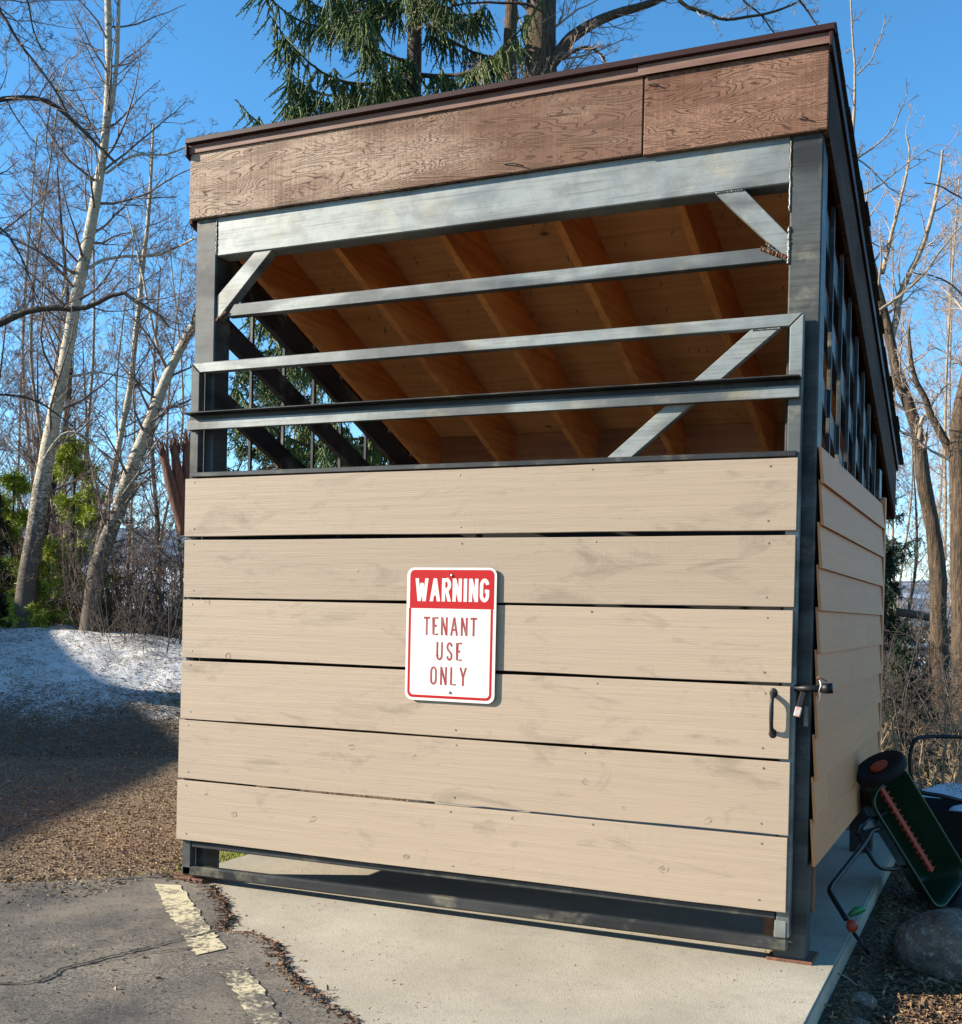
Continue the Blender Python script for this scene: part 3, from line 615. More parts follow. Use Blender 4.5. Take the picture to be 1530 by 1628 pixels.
for k_ in range(9):
    zb = .46+.172*k_; prism('siding_board', [(-2.9, 2.742, zb), (-2.9, 2.751, zb), (-2.9, 2.735, zb+.186), (-2.9, 2.726, zb+.186)], (2.83, 0, 0), M['siding'], shed)
k = Mat('added black lining', .95, 0, .1); k.color((.022, .021, .020)); M['paper'] = k.m
box('added_dark_lining', (.0585, .225, .455), (.0625, 2.598, 2.10), M['paper'], shed, 0); box('added_dark_lining', (-3.027, .225, .455), (-3.023, 2.598, 2.10), M['paper'], shed, 0); box('added_dark_lining', (-2.9, 2.601, .455), (-.065, 2.606, 2.205), M['paper'], shed, 0)  # unseen black sheets, added to darken the gaps between the planks
# wedges of rough lumber showing under the right wall
for i, (a, b, s_) in enumerate((((-.16, .42, GZ), (-.02, .48, .40), 0), ((-.12, .66, GZ), (-.01, .70, .36), 0), ((-.2, .95, GZ), (-.03, 1.02, .30), 0))):
    o = box('lumber_offcut', a, b, M['block'], None, .003); tag(o, ['brown timber offcut standing just inside the right front post, tallest of three', 'middle brown timber offcut standing inside the shed below the right siding', 'shortest brown timber offcut, farthest back below the right siding'][i], 'offcut', 'timber offcuts inside the shed')

# ------------------------------------------------------------------ gate
gate = empty('gate', (0, .05, GZ+.02), 'tall gate of six wide tan planks on a dark steel frame closing the shed front', 'gate')
rs = random.Random(8)
zs = [.2757, .5788, .8819, 1.185, 1.4882, 1.7912, 2.0943]; gaps = [.0, .010, .011, .014, .012, .020, .009, 0]
for k_ in range(6):
    zb = zs[k_]+gaps[k_]*.5; zt = zs[k_+1]-gaps[k_+1]*.5; xl = -3.0+[-.012, -.010, .0, .0, .005, .0][k_]; sl_ = rs.uniform(-.003, .003)
    a = [.0, .003, -.001, .002, -.001, .003][k_]; x1 = [.0, .003, -.002, .001, .005, .006][k_]
    c = Vector(((xl+x1)/2, .012, (zb+zt)/2)); bm = bmesh.new()
    # slightly cupped and uneven board: a lattice of sections along its length
    nseg = 24; V0 = []
    for i in range(nseg+1):
        x = xl+(x1-xl)*i/nseg; wv = .0014*math.sin(i*.55+k_*2.1)+rs.uniform(-.0005, .0005); tilt = sl_*(i/nseg-.5)
        V0.append([bm.verts.new(Vector(q)-c) for q in ((x, a, zb+wv+tilt+.002), (x, a+.002, zb+wv+tilt), (x, a+.024, zb+wv+tilt), (x, a+.024, zt+wv*.6+tilt), (x, a+.002, zt+wv*.6+tilt), (x, a, zt+wv*.6+tilt-.002))])
    for i in range(nseg):
        for j in range(6): bm.faces.new((V0[i][j], V0[i][(j+1) % 6], V0[i+1][(j+1) % 6], V0[i+1][j]))
    bm.faces.new(V0[0]); bm.faces.new(V0[-1][::-1]); bmesh.ops.recalc_face_normals(bm, faces=bm.faces)
    pk = bmesh_obj('plank', bm, M['plank'], gate, c)
    for (x, zz) in ((xl+.055, zt-.022), (xl+.06, zb+.035), (-1.48+rs.uniform(-.03, .03), zt-.025), (-.83+rs.uniform(-.05, .05), zt-.02), (-.1, zt-.03), (-.105, zb+.04), (-1.47, zb+.03)):
        bm = bmesh.new(); bmesh.ops.create_cone(bm, cap_ends=True, segments=8, radius1=.0048, radius2=.0036, depth=.003, matrix=Matrix.Rotation(math.pi/2, 4, 'X'))
        bmesh_obj('nail_head', bm, M['galv'] if rs.random() < .4 else M['weld'], pk, (x, a-.0008, zz))
G1, G2 = .026, .072
tb = prism('frame_rail', [(-2.992, G1, 2.672), (.010, G1, 2.672), (-.042, G1, 2.622), (-2.942, G1, 2.622)], (0, G2-G1, 0), M['steel'], gate, .003)
prism('frame_stile', [(-2.995, G1, 2.669), (-2.944, G1, 2.619), (-2.944, G1, .10), (-2.995, G1, .10)], (0, G2-G1, 0), M['steel_post'], gate, .003)
prism('frame_stile', [(.013, G1, 2.669), (-.040, G1, 2.619), (-.040, G1, .17), (.013, G1, .17)], (0, G2-G1, 0), M['steel'], gate, .003)
ai = empty  # (angle iron track: upright web and forward flange in one mesh)
bm = bmesh.new(); add_box(bm, (-1.5, .012, -.036), (1.5, .018, .040), .001); add_box(bm, (-1.505, -.056, .0405), (1.505, .018, .046), .001)
bmesh_obj('track_angle', bm, M['steel_dark'], gate, (-1.492, .006, 2.366))  # dark steel puts the flange's shadow on the web into its colour
bm = bmesh.new(); add_box(bm, (-1.5, -.012, -.024), (1.5, .006, .024), .002); bmesh_obj('track_face', bm, M['steel'], gate, (-1.492, .006, 2.354))
bm = bmesh.new(); add_box(bm, (-1.49, -.012, -.012), (1.49, .052, .010), .002); bmesh_obj('plank_cap', bm, M['steel_dark'], gate, (-1.492, .022, 2.110))
BR = prism('diagonal_brace', [(-.80, .030, 2.118), (-.69, .030, 2.118), (-.075, .030, 2.621), (-.195, .030, 2.621)], (0, .036, 0), M['steel'], gate, .003)
weld(BR, (-.19, .028, 2.617), (-.075, .028, 2.617), .003, 9)
box('frame_rail', (-2.94, .028, .238), (-.044, .07, .268), M['steel_dark'], gate, .004)
bar('frame_rail', (-2.996, .048, .118), (.006, .048, .138), .044, .050, M['steel_dark'], gate, (0, 0, 1), .008)
box('latch_stub', (-.046, .022, .166), (.002, .07, .236), M['steel'], gate, .004)
# pull handle
hd = tube_obj('handle', [(-.066, .0, 1.146), (-.066, -.020, 1.138), (-.066, -.034, 1.118), (-.066, -.037, 1.07), (-.066, -.034, 1.022), (-.066, -.020, 1.002), (-.066, .0, .994)], [.010, .009, .008, .009, .008, .009, .010], M['black'], gate, 10, True, 5)
for z in (1.151, .989):
    bm = bmesh.new(); bmesh.ops.create_uvsphere(bm, u_segments=14, v_segments=8, radius=.016, matrix=Matrix.Diagonal((1, .3, 1.25, 1))); bmesh_obj('handle_foot', bm, M['black'], hd, (-.066, -.001, z), True)
# sliding latch with drop handle and padlock boss
lt = tube_obj('latch', [(.012, .03, 1.172), (.128, .03, 1.174)], .014, M['black'], gate, 12)
bar('latch_handle', (.050, .012, 1.16), (.030, -.004, 1.075), .022, .014, M['black'], lt, (0, 1, 0), .003)
bar('grip_tip', (.036, -.004, 1.10), (.028, -.010, 1.062), .026, .014, M['pad'], lt, (0, 1, 0), .003)
tube_obj('latch_boss', [(.118, .03, 1.176), (.158, .03, 1.178)], [.021, .023, .021], M['black'], lt, 14)
tube_obj('retaining_wire', [(.112, .0, 1.21), (.118, -.006, 1.19), (.112, -.004, 1.165), (.116, .0, 1.14), (.112, .005, 1.125)], .0035, M['galv'], lt, 6, True, 4)
tube_obj('retaining_wire', [(.10, .0, 1.215), (.11, -.012, 1.222), (.128, -.004, 1.212), (.14, .004, 1.205)], .003, M['rust'], lt, 6, True, 4)
box('keyhole_plate', (.040, .0865, 1.015), (.060, .0895, 1.10), M['weld'], pr, .003)

# ------------------------------------------------------------------ sign
sign = empty('warning_sign', (-1.497, -.016, 1.346), 'white and red WARNING TENANT USE ONLY sign screwed to the planks of the gate', 'sign')
SW, SH = .446, .602; SX, SZ, SYY = -1.500, 1.346, -.016
def rrect(w_, h_, r, n=7, ox=0, oz=0):
    out = []
    for cx_, cz_, a0 in ((w_/2-r, h_/2-r, 0), (-w_/2+r, h_/2-r, 90), (-w_/2+r, -h_/2+r, 180), (w_/2-r, -h_/2+r, 270)):
        for i in range(n+1):
            a = math.radians(a0+90*i/n); out.append((cx_+r*math.cos(a)+ox, cz_+r*math.sin(a)+oz))
    return out
def bow(z): return .004*math.cos(z/SH*math.pi)
def sheet(name, pts, y0, th, m, parent):
    bm = bmesh.new(); add_prism(bm, [(x, y0, z) for x, z in pts], (0, th, 0)); return bmesh_obj(name, bm, m, parent, (SX, SYY, SZ))
panel = sheet('panel', rrect(SW, SH, .036), 0, .002, M['sign_white'], sign)
def um(x): return (x-605)*SW/910
def vm(y): return SH/2-(y-135)*SH/1355
hx0, hx1, hz0, hz1 = um(183), um(1037), vm(550), vm(158)
top_pts = [(hx1, hz0), (hx1, hz1-.024)]+[(hx1-.024+.024*math.cos(a), hz1-.024+.024*math.sin(a)) for a in np.linspace(0, math.pi/2, 7)[1:]]+[(hx0+.024-.024*math.sin(a), hz1-.024+.024*math.cos(a)) for a in np.linspace(0, math.pi/2, 7)]+[(hx0, hz0)]
sheet('red_header', top_pts, -.0004, .0003, M['sign_red'], sign)
# red border line: outer rounded U minus inner rounded U
bx0, bx1, bz0 = um(175), um(1030), vm(1462); t_ = .0115
def ushape(x0, x1, z0, z1, r):
    return [(x0, z1)]+[(x0+r-r*math.cos(a), z0+r-r*math.sin(a)) for a in np.linspace(0, math.pi/2, 7)]+[(x1-r+r*math.sin(a), z0+r-r*math.cos(a)) for a in np.linspace(0, math.pi/2, 7)]+[(x1, z1)]
o_ = ushape(bx0, bx1, bz0, hz0-.0005, .026); i_ = ushape(bx0+t_, bx1-t_, bz0+t_*1.05, hz0-.0005, .018)
bm = bmesh.new(); A = [bm.verts.new((x, -.0004, z)) for x, z in o_]; B = [bm.verts.new((x, -.0004, z)) for x, z in i_]
for q in range(len(A)-1): bm.faces.new((A[q], A[q+1], B[q+1], B[q]))
ex = bmesh.ops.extrude_face_region(bm, geom=bm.faces[:]); bmesh.ops.translate(bm, verts=[v for v in ex['geom'] if isinstance(v, bmesh.types.BMVert)], vec=(0, .0003, 0)); bmesh.ops.recalc_face_normals(bm, faces=bm.faces)
bmesh_obj('red_border', bm, M['sign_red'], sign, (SX, SYY, SZ))
# condensed highway-style letters drawn as strokes on a 0..1 x 0..1 cell
def arc(cx_, cy_, rx_, ry_, a0, a1, n=9): return [(cx_+rx_*math.cos(math.radians(a0+(a1-a0)*i/n)), cy_+ry_*math.sin(math.radians(a0+(a1-a0)*i/n))) for i in range(n+1)]
GL = {'W': [[(0, 1), (.25, 0)], [(.25, 0), (.5, .85)], [(.5, .85), (.75, 0)], [(.75, 0), (1, 1)]], 'A': [[(0, 0), (.5, 1)], [(.5, 1), (1, 0)], [(.17, .30), (.83, .30)]],
 'R': [[(0, 0), (0, 1)], [(0, 1), (.55, 1)]+arc(.55, .76, .45, .24, 90, -90)+[(0, .52)], [(.5, .52), (1, 0)]], 'N': [[(0, 0), (0, 1)], [(0, 1), (1, 0)], [(1, 0), (1, 1)]],
 'I': [[(0, 0), (0, 1)]], 'G': [arc(.5, .74, .5, .26, 10, 180)+arc(.5, .26, .5, .26, 180, 360)+[(1, .46), (.55, .46)]], 'T': [[(0, 1), (1, 1)], [(.5, 1), (.5, 0)]],
 'E': [[(1, 1), (0, 1), (0, 0), (1, 0)], [(0, .52), (.85, .52)]], 'U': [[(0, 1), (0, .26)]+arc(.5, .26, .5, .26, 180, 360)+[(1, 1)]],
 'S': [arc(.5, .75, .5, .25, 10, 180, 10)+[(.12, .62), (.5, .5), (.88, .38)]+arc(.5, .25, .5, .25, 0, -170, 10)], 'O': [arc(.5, .74, .5, .26, 0, 180)+arc(.5, .26, .5, .26, 180, 360)+[(1, .74)]], 'L': [[(0, 1), (0, 0), (1, 0)]],
 'Y': [[(0, 1), (.5, .45)], [(1, 1), (.5, .45)], [(.5, .45), (.5, 0)]]}
def lettering(text, x0, x1, z0, z1, sw, m, widths, gapf):
    """strokes as flat ribbons, mitred by overlap; every glyph at a hair's different height"""
    H_ = z1-z0; tot = sum(widths[c] for c in text)+gapf*(len(text)-1); u = (x1-x0)/tot; bm = bmesh.new(); x = x0; lay = 0
    for ci, c in enumerate(text):
        W_ = widths[c]*u
        for st in GL[c]:
            pts = [(x+sw/2+p[0]*(W_-sw), z0+sw*.45+p[1]*(H_-sw*.9)) for p in st] if c != 'I' else [(x+W_/2, z0+sw*.0+p[1]*H_) for p in st]
            if not (c == 'I'):
                for e_, o_i in ((0, 1), (-1, -2)):
                    ex0, ez0 = pts[e_]; dx_, dz_ = ex0-pts[o_i][0], ez0-pts[o_i][1]
                    if abs(dx_) < 1e-5 and st[e_][1] in (0, 1): pts[e_] = (ex0, z0 if st[e_][1] == 0 else z1)
                    elif abs(dz_) < 1e-5 and st[e_][0] in (0, 1): pts[e_] = (x+(0 if st[e_][0] == 0 else W_), ez0)
            lay += 1; yy = -.0005-.00001*lay
            straight = len(pts) == 2 and abs(pts[0][0]-pts[1][0]) > 1e-6
            L_, R_ = [], []
            for i, p in enumerate(pts):
                a = pts[max(i-1, 0)]; b = pts[min(i+1, len(pts)-1)]; dx, dz = b[0]-a[0], b[1]-a[1]; d = math.hypot(dx, dz); nx, nz = -dz/d, dx/d; k_ = 1.
                if 0 < i < len(pts)-1:
                    e0 = (p[0]-a[0], p[1]-a[1]); l0 = math.hypot(*e0) or 1; cs = abs((-e0[1]/l0)*nx+(e0[0]/l0)*nz); k_ = 1/max(cs, .6)
                L_.append((p[0]+nx*sw/2*k_, p[1]+nz*sw/2*k_)); R_.append((p[0]-nx*sw/2*k_, p[1]-nz*sw/2*k_))
            if c in 'WANYR' and len(pts) == 2 and abs(pts[0][1]-pts[1][1]) > .3*H_ and abs(pts[0][0]-pts[1][0]) > 1e-4:
                # diagonal stems end level on the base and cap lines
                (xa, za), (xb, zb) = pts; hw = sw/2*math.hypot(xb-xa, zb-za)/abs(zb-za); sl2 = (xb-xa)/(zb-za)
                lev = lambda v, z: z0 if v == 0 else (z1 if v == 1 else z)
                za2, zb2 = lev(st[0][1], za), lev(st[1][1], zb)
                L_ = [(xa+hw, za2), (xb+hw, zb2)]; R_ = [(xa-hw, za2), (xb-hw, zb2)]
            A = [bm.verts.new((p[0], yy, p[1])) for p in L_]; B = [bm.verts.new((p[0], yy, p[1])) for p in R_]
            for i in range(len(A)-1): bm.faces.new((A[i], A[i+1], B[i+1], B[i]))
        x += W_+gapf*u
    bmesh.ops.recalc_face_normals(bm, faces=bm.faces)
    for f in bm.faces:
        if f.normal.y > 0: f.normal_flip()
    o = bmesh_obj('lettering', bm, m, sign, (SX, SYY, SZ)); tag(o, 'the word '+text); return o
wd1 = dict(W=1.45, A=1.15, R=1.0, N=1.0, I=.42, G=1.0)
lettering('WARNING', um(238), um(988), vm(478), vm(245), .0165, M['sign_white'], wd1, .17)
wd2 = dict(T=.95, E=.85, N=1.0, A=1.15, U=1.0, S=.95, O=1.0, L=.85, Y=1.1)
lettering('TENANT', um(332), um(872), vm(822), vm(637), .0092, M['letter_red'], wd2, .42)
lettering('USE', um(468), um(727), vm(1075), vm(890), .0092, M['letter_red'], wd2, .55)
lettering('ONLY', um(410), um(782), vm(1325), vm(1140), .0092, M['letter_red'], wd2, .50)
for z in (vm(215), vm(1395)):
    bm = bmesh.new(); bmesh.ops.create_uvsphere(bm, u_segments=12, v_segments=6, radius=.0065, matrix=Matrix.Diagonal((1, .5, 1, 1))); bmesh_obj('screw', bm, M['galv'], sign, (SX+.003, SYY-.003, SZ+z), True)

# ------------------------------------------------------------------ vegetation builders
def batch(rg, S_, D, L, Rad, N, wob, trop, taper=.25):
    M_ = len(S_); P = np.empty((M_, N, 3)); P[:, 0] = S_; d = D.copy(); st = (L/(N-1))[:, None]
    for i in range(1, N):
        d = norm(d+wob*rg.normal(size=(M_, 3))+np.array([0, 0, trop])); P[:, i] = P[:, i-1]+d*st
    return P, Rad[:, None]*(1-(1-taper)*np.linspace(0, 1, N))[None]
def spawn(rg, P, Rd, k, t0, t1, ang, lf, rf, even=False):
    """k children on every branch of the batch"""
    M_, N, _ = P.shape; idx = np.repeat(np.arange(M_), k); n = len(idx)
    t = (rg.uniform(t0, t1, n) if not even else np.tile(np.linspace(t0, t1, k), M_)+rg.uniform(-.5, .5, n)*(t1-t0)/k)*(N-1)
    t = np.clip(t, 0, N-1.001); i = t.astype(int); f = (t-i)[:, None]
    S_ = P[idx, i]*(1-f)+P[idx, i+1]*f; T = norm(P[idx, i+1]-P[idx, i]); r = Rd[idx, i]
    perp = norm(np.cross(T, rg.normal(size=(n, 3)))); a = np.radians(rg.normal(ang, 12, n))[:, None]
    D = norm(np.cos(a)*T+np.sin(a)*perp)
    seg = np.linalg.norm(P[:, 1:]-P[:, :-1], axis=2).sum(1)[idx]
    L = seg*lf*rg.uniform(.55, 1.2, n)*(1-.45*(t/(N-1)))
    return S_, D, L, np.maximum(r*rf, .0), idx
def crown_from(rg, P, Rd, plan, rmin):
    """plan: list of (k, t0, t1, angle, length factor, radius factor, N, wobble, tropism, sides)"""
    out = []
    for (k, t0, t1, ang, lf, rf, N, wob, trop, sd) in plan:
        S_, D, L, r, _ = spawn(rg, P, Rd, k, t0, t1, ang, lf, rf, even=(P.shape[0] == 1))
        P, Rd = batch(rg, S_, D, L, np.maximum(r, rmin), N, wob, trop, .35); Rd = np.maximum(Rd, rmin*.7); out.append(tubes(P, Rd, sd))
    return out
def resample(pts, n, rg=None, jit=0):
    q = smooth_path(pts, 8); d = np.r_[0, np.cumsum(np.linalg.norm(np.diff(q, axis=0), axis=1))]; s = np.linspace(0, d[-1], n)
    o = np.stack([np.interp(s, d, q[:, i]) for i in range(3)], 1)
    if rg is not None and jit: o[1:] += np.cumsum(rg.normal(0, jit, (n-1, 3)), 0)*.5
    return o
TWIG_PLAN = [(7, .15, 1, 48, .42, .5, 6, .16, .05, 4), (6, .2, 1, 45, .45, .5, 5, .18, .06, 3), (4, .3, 1, 40, .5, .6, 4, .18, .06, 3)]
def px_path(pp, d):
    """pp: (px, py[, depth]) as seen in the photograph -> places at depth d"""
    return [list(at(p[0], p[1], p[2] if len(p) > 2 else d)) for p in pp]
def bare_tree(name, label, cat, trunk, tr, barkm, twigm, seed, limbs=(), nb=26, bl=.22, t0=.3, rmin=.0022, plan=None, ang=55, trop=.07, group=None, N=40, limb_k=12, limb_bark=None, jit=.006):
    rg = np.random.default_rng(seed); T = resample(trunk, N, rg, jit); b = T[0].copy()
    root = empty(name, tuple(b), label, cat, group); R_ = np.interp(np.linspace(0, 1, N), np.linspace(0, 1, len(tr)), tr)*(1+.05*rg.normal(size=N))
    me = np_mesh('trunk', *tubes((T-b)[None], R_[None], 14)); me.shade_smooth(); link('trunk', me, barkm, root, b)
    out = []; pl = plan or TWIG_PLAN
    if nb: 
        P = T[None]; Rd = R_[None]; S_, D, L, r, _ = spawn(rg, P, Rd, nb, t0, 1, ang, bl, .38, True)
        P1, R1 = batch(rg, S_, D, L, np.clip(r*.8, .006, .02), 8, .11, trop, .25); out.append(tubes(P1, R1, 5)); out += crown_from(rg, P1, R1, pl, rmin)
    for lp, ra, rb in limbs:
        q = resample(lp, 22, rg, .006); Rl = np.linspace(ra, rb, 22)
        me = np_mesh('limb', *tubes((q-q[0])[None], Rl[None], 8)); me.shade_smooth(); link('limb', me, limb_bark or barkm, root, q[0])
        S_, D, L, r, _ = spawn(rg, q[None], Rl[None], limb_k, .12, 1, 50, .32, .5, True)
        P1, R1 = batch(rg, S_, D, L, np.clip(r*.8, .004, .009), 7, .13, trop, .3); out.append(tubes(P1, R1, 4)); out += crown_from(rg, P1, R1, pl[1:], rmin)
    V, F = merge(out); link('crown', np_mesh('crown', V-b, F), twigm, root, b)
    return root
def copy_tree(o, loc, rot, sc, label=None):
    c = o.copy(); C.objects.link(c); c.location = loc; c.rotation_euler = (0, 0, rot); c.scale = (sc, sc, sc)
    if label: c['label'] = label
    for ch in o.children: d = ch.copy(); C.objects.link(d); d.parent = c
    return c
def needle_quads(rg, Pts, Dir, ln, wd, spread=.9):
    n = len(Pts); per = norm(np.cross(Dir, rg.normal(size=(n, 3)))); d = norm(Dir*rg.uniform(.35, 1., (n, 1))+per*spread*rg.uniform(.5, 1.2, (n, 1)))
    s = norm(np.cross(d, rg.normal(size=(n, 3))))*(wd*rg.uniform(.6, 1.3, (n, 1))); l = ln*rg.uniform(.6, 1.3, (n, 1))
    V = np.stack([Pts-s*.5, Pts+s*.5, Pts+d*l+s*.25, Pts+d*l-s*.25], 1).reshape(-1, 3)
    return V, (np.arange(n)[:, None]*4+np.arange(4)[None])
def conifer(name, label, base, H, rmax, seed, m, barkm, r0=.18, whorl=.34, per=6, z0=.1, z1=1., droop=.55, strand=.34, dens=24, nn=16, ln=.035, wd=.007, uptip=.5, group=None, sub=.3, zlimits=None, side=10, lmax=9., kk=None, kd=None, rope=.007):
    """trunk, whorls of limbs, hanging strands set with needles"""
    rg = np.random.default_rng(seed); root = empty(name, base, label, 'tree', group); n = 14
    T = np.stack([rg.normal(0, .01, n), rg.normal(0, .01, n), np.linspace(0, H, n)], 1); R_ = np.linspace(r0, .01, n)
    me = np_mesh('trunk', *tubes(T[None], R_[None], 10)); me.shade_smooth(); link('trunk', me, barkm, root, base)
    zz = np.arange(z0*H, z1*H, whorl); zz = np.repeat(zz, per)+rg.normal(0, whorl*.25, len(zz)*per)
    if zlimits: zz = zz[(zz > zlimits[0]) & (zz < zlimits[1])]
    k = len(zz); az = rg.uniform(0, 2*math.pi, k); L = np.minimum(rmax*np.clip(1-zz/H, .03, 1)**.85, lmax)*rg.uniform(.6, 1.12, k)
    N = 12; t = np.linspace(0, 1, N)[None]; rad = L[:, None]*t; dz = L[:, None]*(-droop*t+(droop*.55+uptip*.3)*t**3.2)+rg.normal(0, .02, (k, 1))
    az_ = az[:, None]+rg.normal(0, .05, (k, N)).cumsum(1)*.4
    P = np.stack([rad*np.cos(az_), rad*np.sin(az_), zz[:, None]+dz], -1); Rd = (L[:, None]*.014+.004)*(1-.8*t)
    Vb, Fb = [], []; wood = [tubes(P, Rd, 4)]
    # side branchlets
    ks = np.maximum((L*dens*.35).astype(int), 4); kk = kk or int(np.median(ks)) + side//4
    S_, D, Ls, r, idx = spawn(rg, P, Rd, kk, .12, .98, 62, sub, .4); D[:, 2] *= .25; D = norm(D); D[:, 2] -= .15
    P2, R2 = batch(rg, S_, norm(D), np.minimum(Ls, .8), np.maximum(r, .002), 5, .08, -.08, .3); wood.append(tubes(P2, R2*.6, 3))
    # strands hanging from limbs and branchlets
    outs = []
    for Pp, Rp, kd in ((P, Rd, kd[0] if kd else max(6, int(dens*.8))), (P2, R2, kd[1] if kd else max(2, int(dens*.12)))):
        S_, D, L3, r, _ = spawn(rg, Pp, Rp, kd, .08, 1, 70, .2, .3)
        Dn = norm(np.stack([D[:, 0]*.35, D[:, 1]*.35, -np.ones(len(D))*droop*1.6+D[:, 2]*.3+.001], 1)); n3 = len(S_)
        P3, R3 = batch(rg, S_, Dn, strand*rg.uniform(.35, 1.25, n3), np.full(n3, .0018), 4, .12, -.10*droop, .4)
        wood.append(tubes(P3, R3, 3)); outs.append(tubes(P3, R3*rope/.0018*np.array([.8, 1.1, 1., .5]), 4)); tt = rg.uniform(0, 2.999, (n3, nn)); i = tt.astype(int); f = (tt-i)[..., None]; a = np.arange(n3)[:, None]
        Q = P3[a, i]*(1-f)+P3[a, i+1]*f; DD = norm(P3[a, i+1]-P3[a, i]); outs.append(needle_quads(rg, Q.reshape(-1, 3), DD.reshape(-1, 3), ln, wd))
    for Pp, c_ in ((P, nn*10), (P2, nn)):
        M_, N_, _ = Pp.shape; tt = rg.uniform(N_*.1, N_-1.001, (M_, c_)); i = tt.astype(int); f = (tt-i)[..., None]; a = np.arange(M_)[:, None]
        Q = Pp[a, i]*(1-f)+Pp[a, i+1]*f; DD = norm(Pp[a, i+1]-Pp[a, i]); outs.append(needle_quads(rg, Q.reshape(-1, 3), DD.reshape(-1, 3), ln, wd))
    V, F = merge(wood); link('branches', np_mesh('branches', V, F), barkm, root, base)
    V, F = merge(outs); link('crown', np_mesh('crown', V, F), m, root, base)
    return root
def shrub(name, label, base, H, nst, seed, m, spread=.5, rmin=.0022, plan=None, group=None, cat='shrub', trop=.05):
    rg = np.random.default_rng(seed); root = empty(name, base, label, cat, group); b = np.array(base)
    az = rg.uniform(0, 2*math.pi, nst); sp = spread*rg.uniform(.2, 1.3, nst); D = norm(np.stack([np.cos(az)*sp, np.sin(az)*sp, np.ones(nst)], 1))
    S_ = b+np.stack([rg.normal(0, .22, nst), rg.normal(0, .22, nst), np.full(nst, -.1)], 1)
    P, Rd = batch(rg, S_, D, H*rg.uniform(.6, 1.1, nst), rg.uniform(.008, .02, nst), 9, .10, trop, .2)
    V, F = tubes(P, Rd, 5); link('stems', np_mesh('stems', V-b, F), m, root, base)
    V, F = merge(crown_from(rg, P, Rd, plan or [(8, .15, 1, 50, .36, .5, 6, .18, .03, 3), (6, .15, 1, 48, .45, .5, 5, .2, .02, 3), (4, .2, 1, 45, .5, .6, 4, .2, .02, 3)], rmin))
    link('twigs', np_mesh('twigs', V-b, F), m, root, base); return root

# ------------------------------------------------------------------ trees, left
Z13 = 15.3
bare_tree('aspen', 'tall pale aspen leaning slightly right behind the snow bank, trunk forked high up', 'tree',
    px_path([(38, 1065), (42, 938), (52, 871), (64, 786), (78, 712), (95, 618), (108, 550), (125, 461), (144, 369), (158, 288), (168, 221), (173, 130), (172, 0), (168, -150), (160, -330)], Z13),
    [.145, .135, .12, .10, .09, .085, .075, .068, .058, .05, .045, .04, .034, .025, .012], M['birch'], M['twig'], 11,
    limbs=[(px_path([(168, 221), (184, 129), (190, 40), (192, -80), (200, -200)], Z13), .032, .012),
           (px_path([(142, 426), (166, 413), (206, 407), (251, 405), (287, 391), (318, 378, 14.5)], Z13), .022, .009),
           (px_path([(168, 276), (199, 254), (221, 245), (265, 243), (295, 232), (340, 206)], Z13), .02, .007),
           (px_path([(150, 380), (128, 420), (110, 440), (100, 470), (88, 490)], Z13), .018, .010),
           (px_path([(95, 600), (120, 598), (160, 592), (210, 600)], Z13), .018, .006),
           (px_path([(70, 730), (100, 690), (130, 690), (165, 720), (200, 760)], 15.0), .02, .008),
           (px_path([(160, 285), (150, 240), (95, 170), (105, 110), (130, 80)], 15.1), .012, .005)], nb=60, bl=.17, t0=.2, limb_k=16)
bare_tree('aspen', 'aspen leaning strongly right, its upper trunk passing behind the left front post', 'tree',
    px_path([(138, 1070), (149, 938), (165, 871), (186, 820), (193, 793), (209, 739), (230, 685), (250, 634), (267, 590), (295, 534), (311, 505), (345, 440), (380, 380)], 15.0),
    [.145, .13, .115, .10, .09, .082, .073, .065, .058, .052, .044, .02], M['birch'], M['twig'], 12,
    limbs=[(px_path([(268, 590), (252, 555), (240, 500), (228, 440), (215, 380), (205, 330)], 15.0), .022, .008),
           (px_path([(193, 790), (215, 760), (255, 700), (280, 690), (300, 720)], 14.8), .016, .007),
           (px_path([(186, 820), (215, 845), (250, 870), (290, 905)], 14.8), .02, .009)], nb=40, bl=.20, t0=.25, limb_k=15)
bare_tree('aspen', 'thin grey aspen stem between the two larger leaning aspens', 'tree',
    px_path([(148, 1060), (150, 905), (169, 803), (179, 753), (192, 678), (203, 618), (211, 550), (222, 450), (235, 330), (242, 200)], 15.8),
    [.055, .05, .045, .04, .035, .03, .025, .012], M['birch'], M['twig'], 13, nb=40, bl=.17, t0=.25)
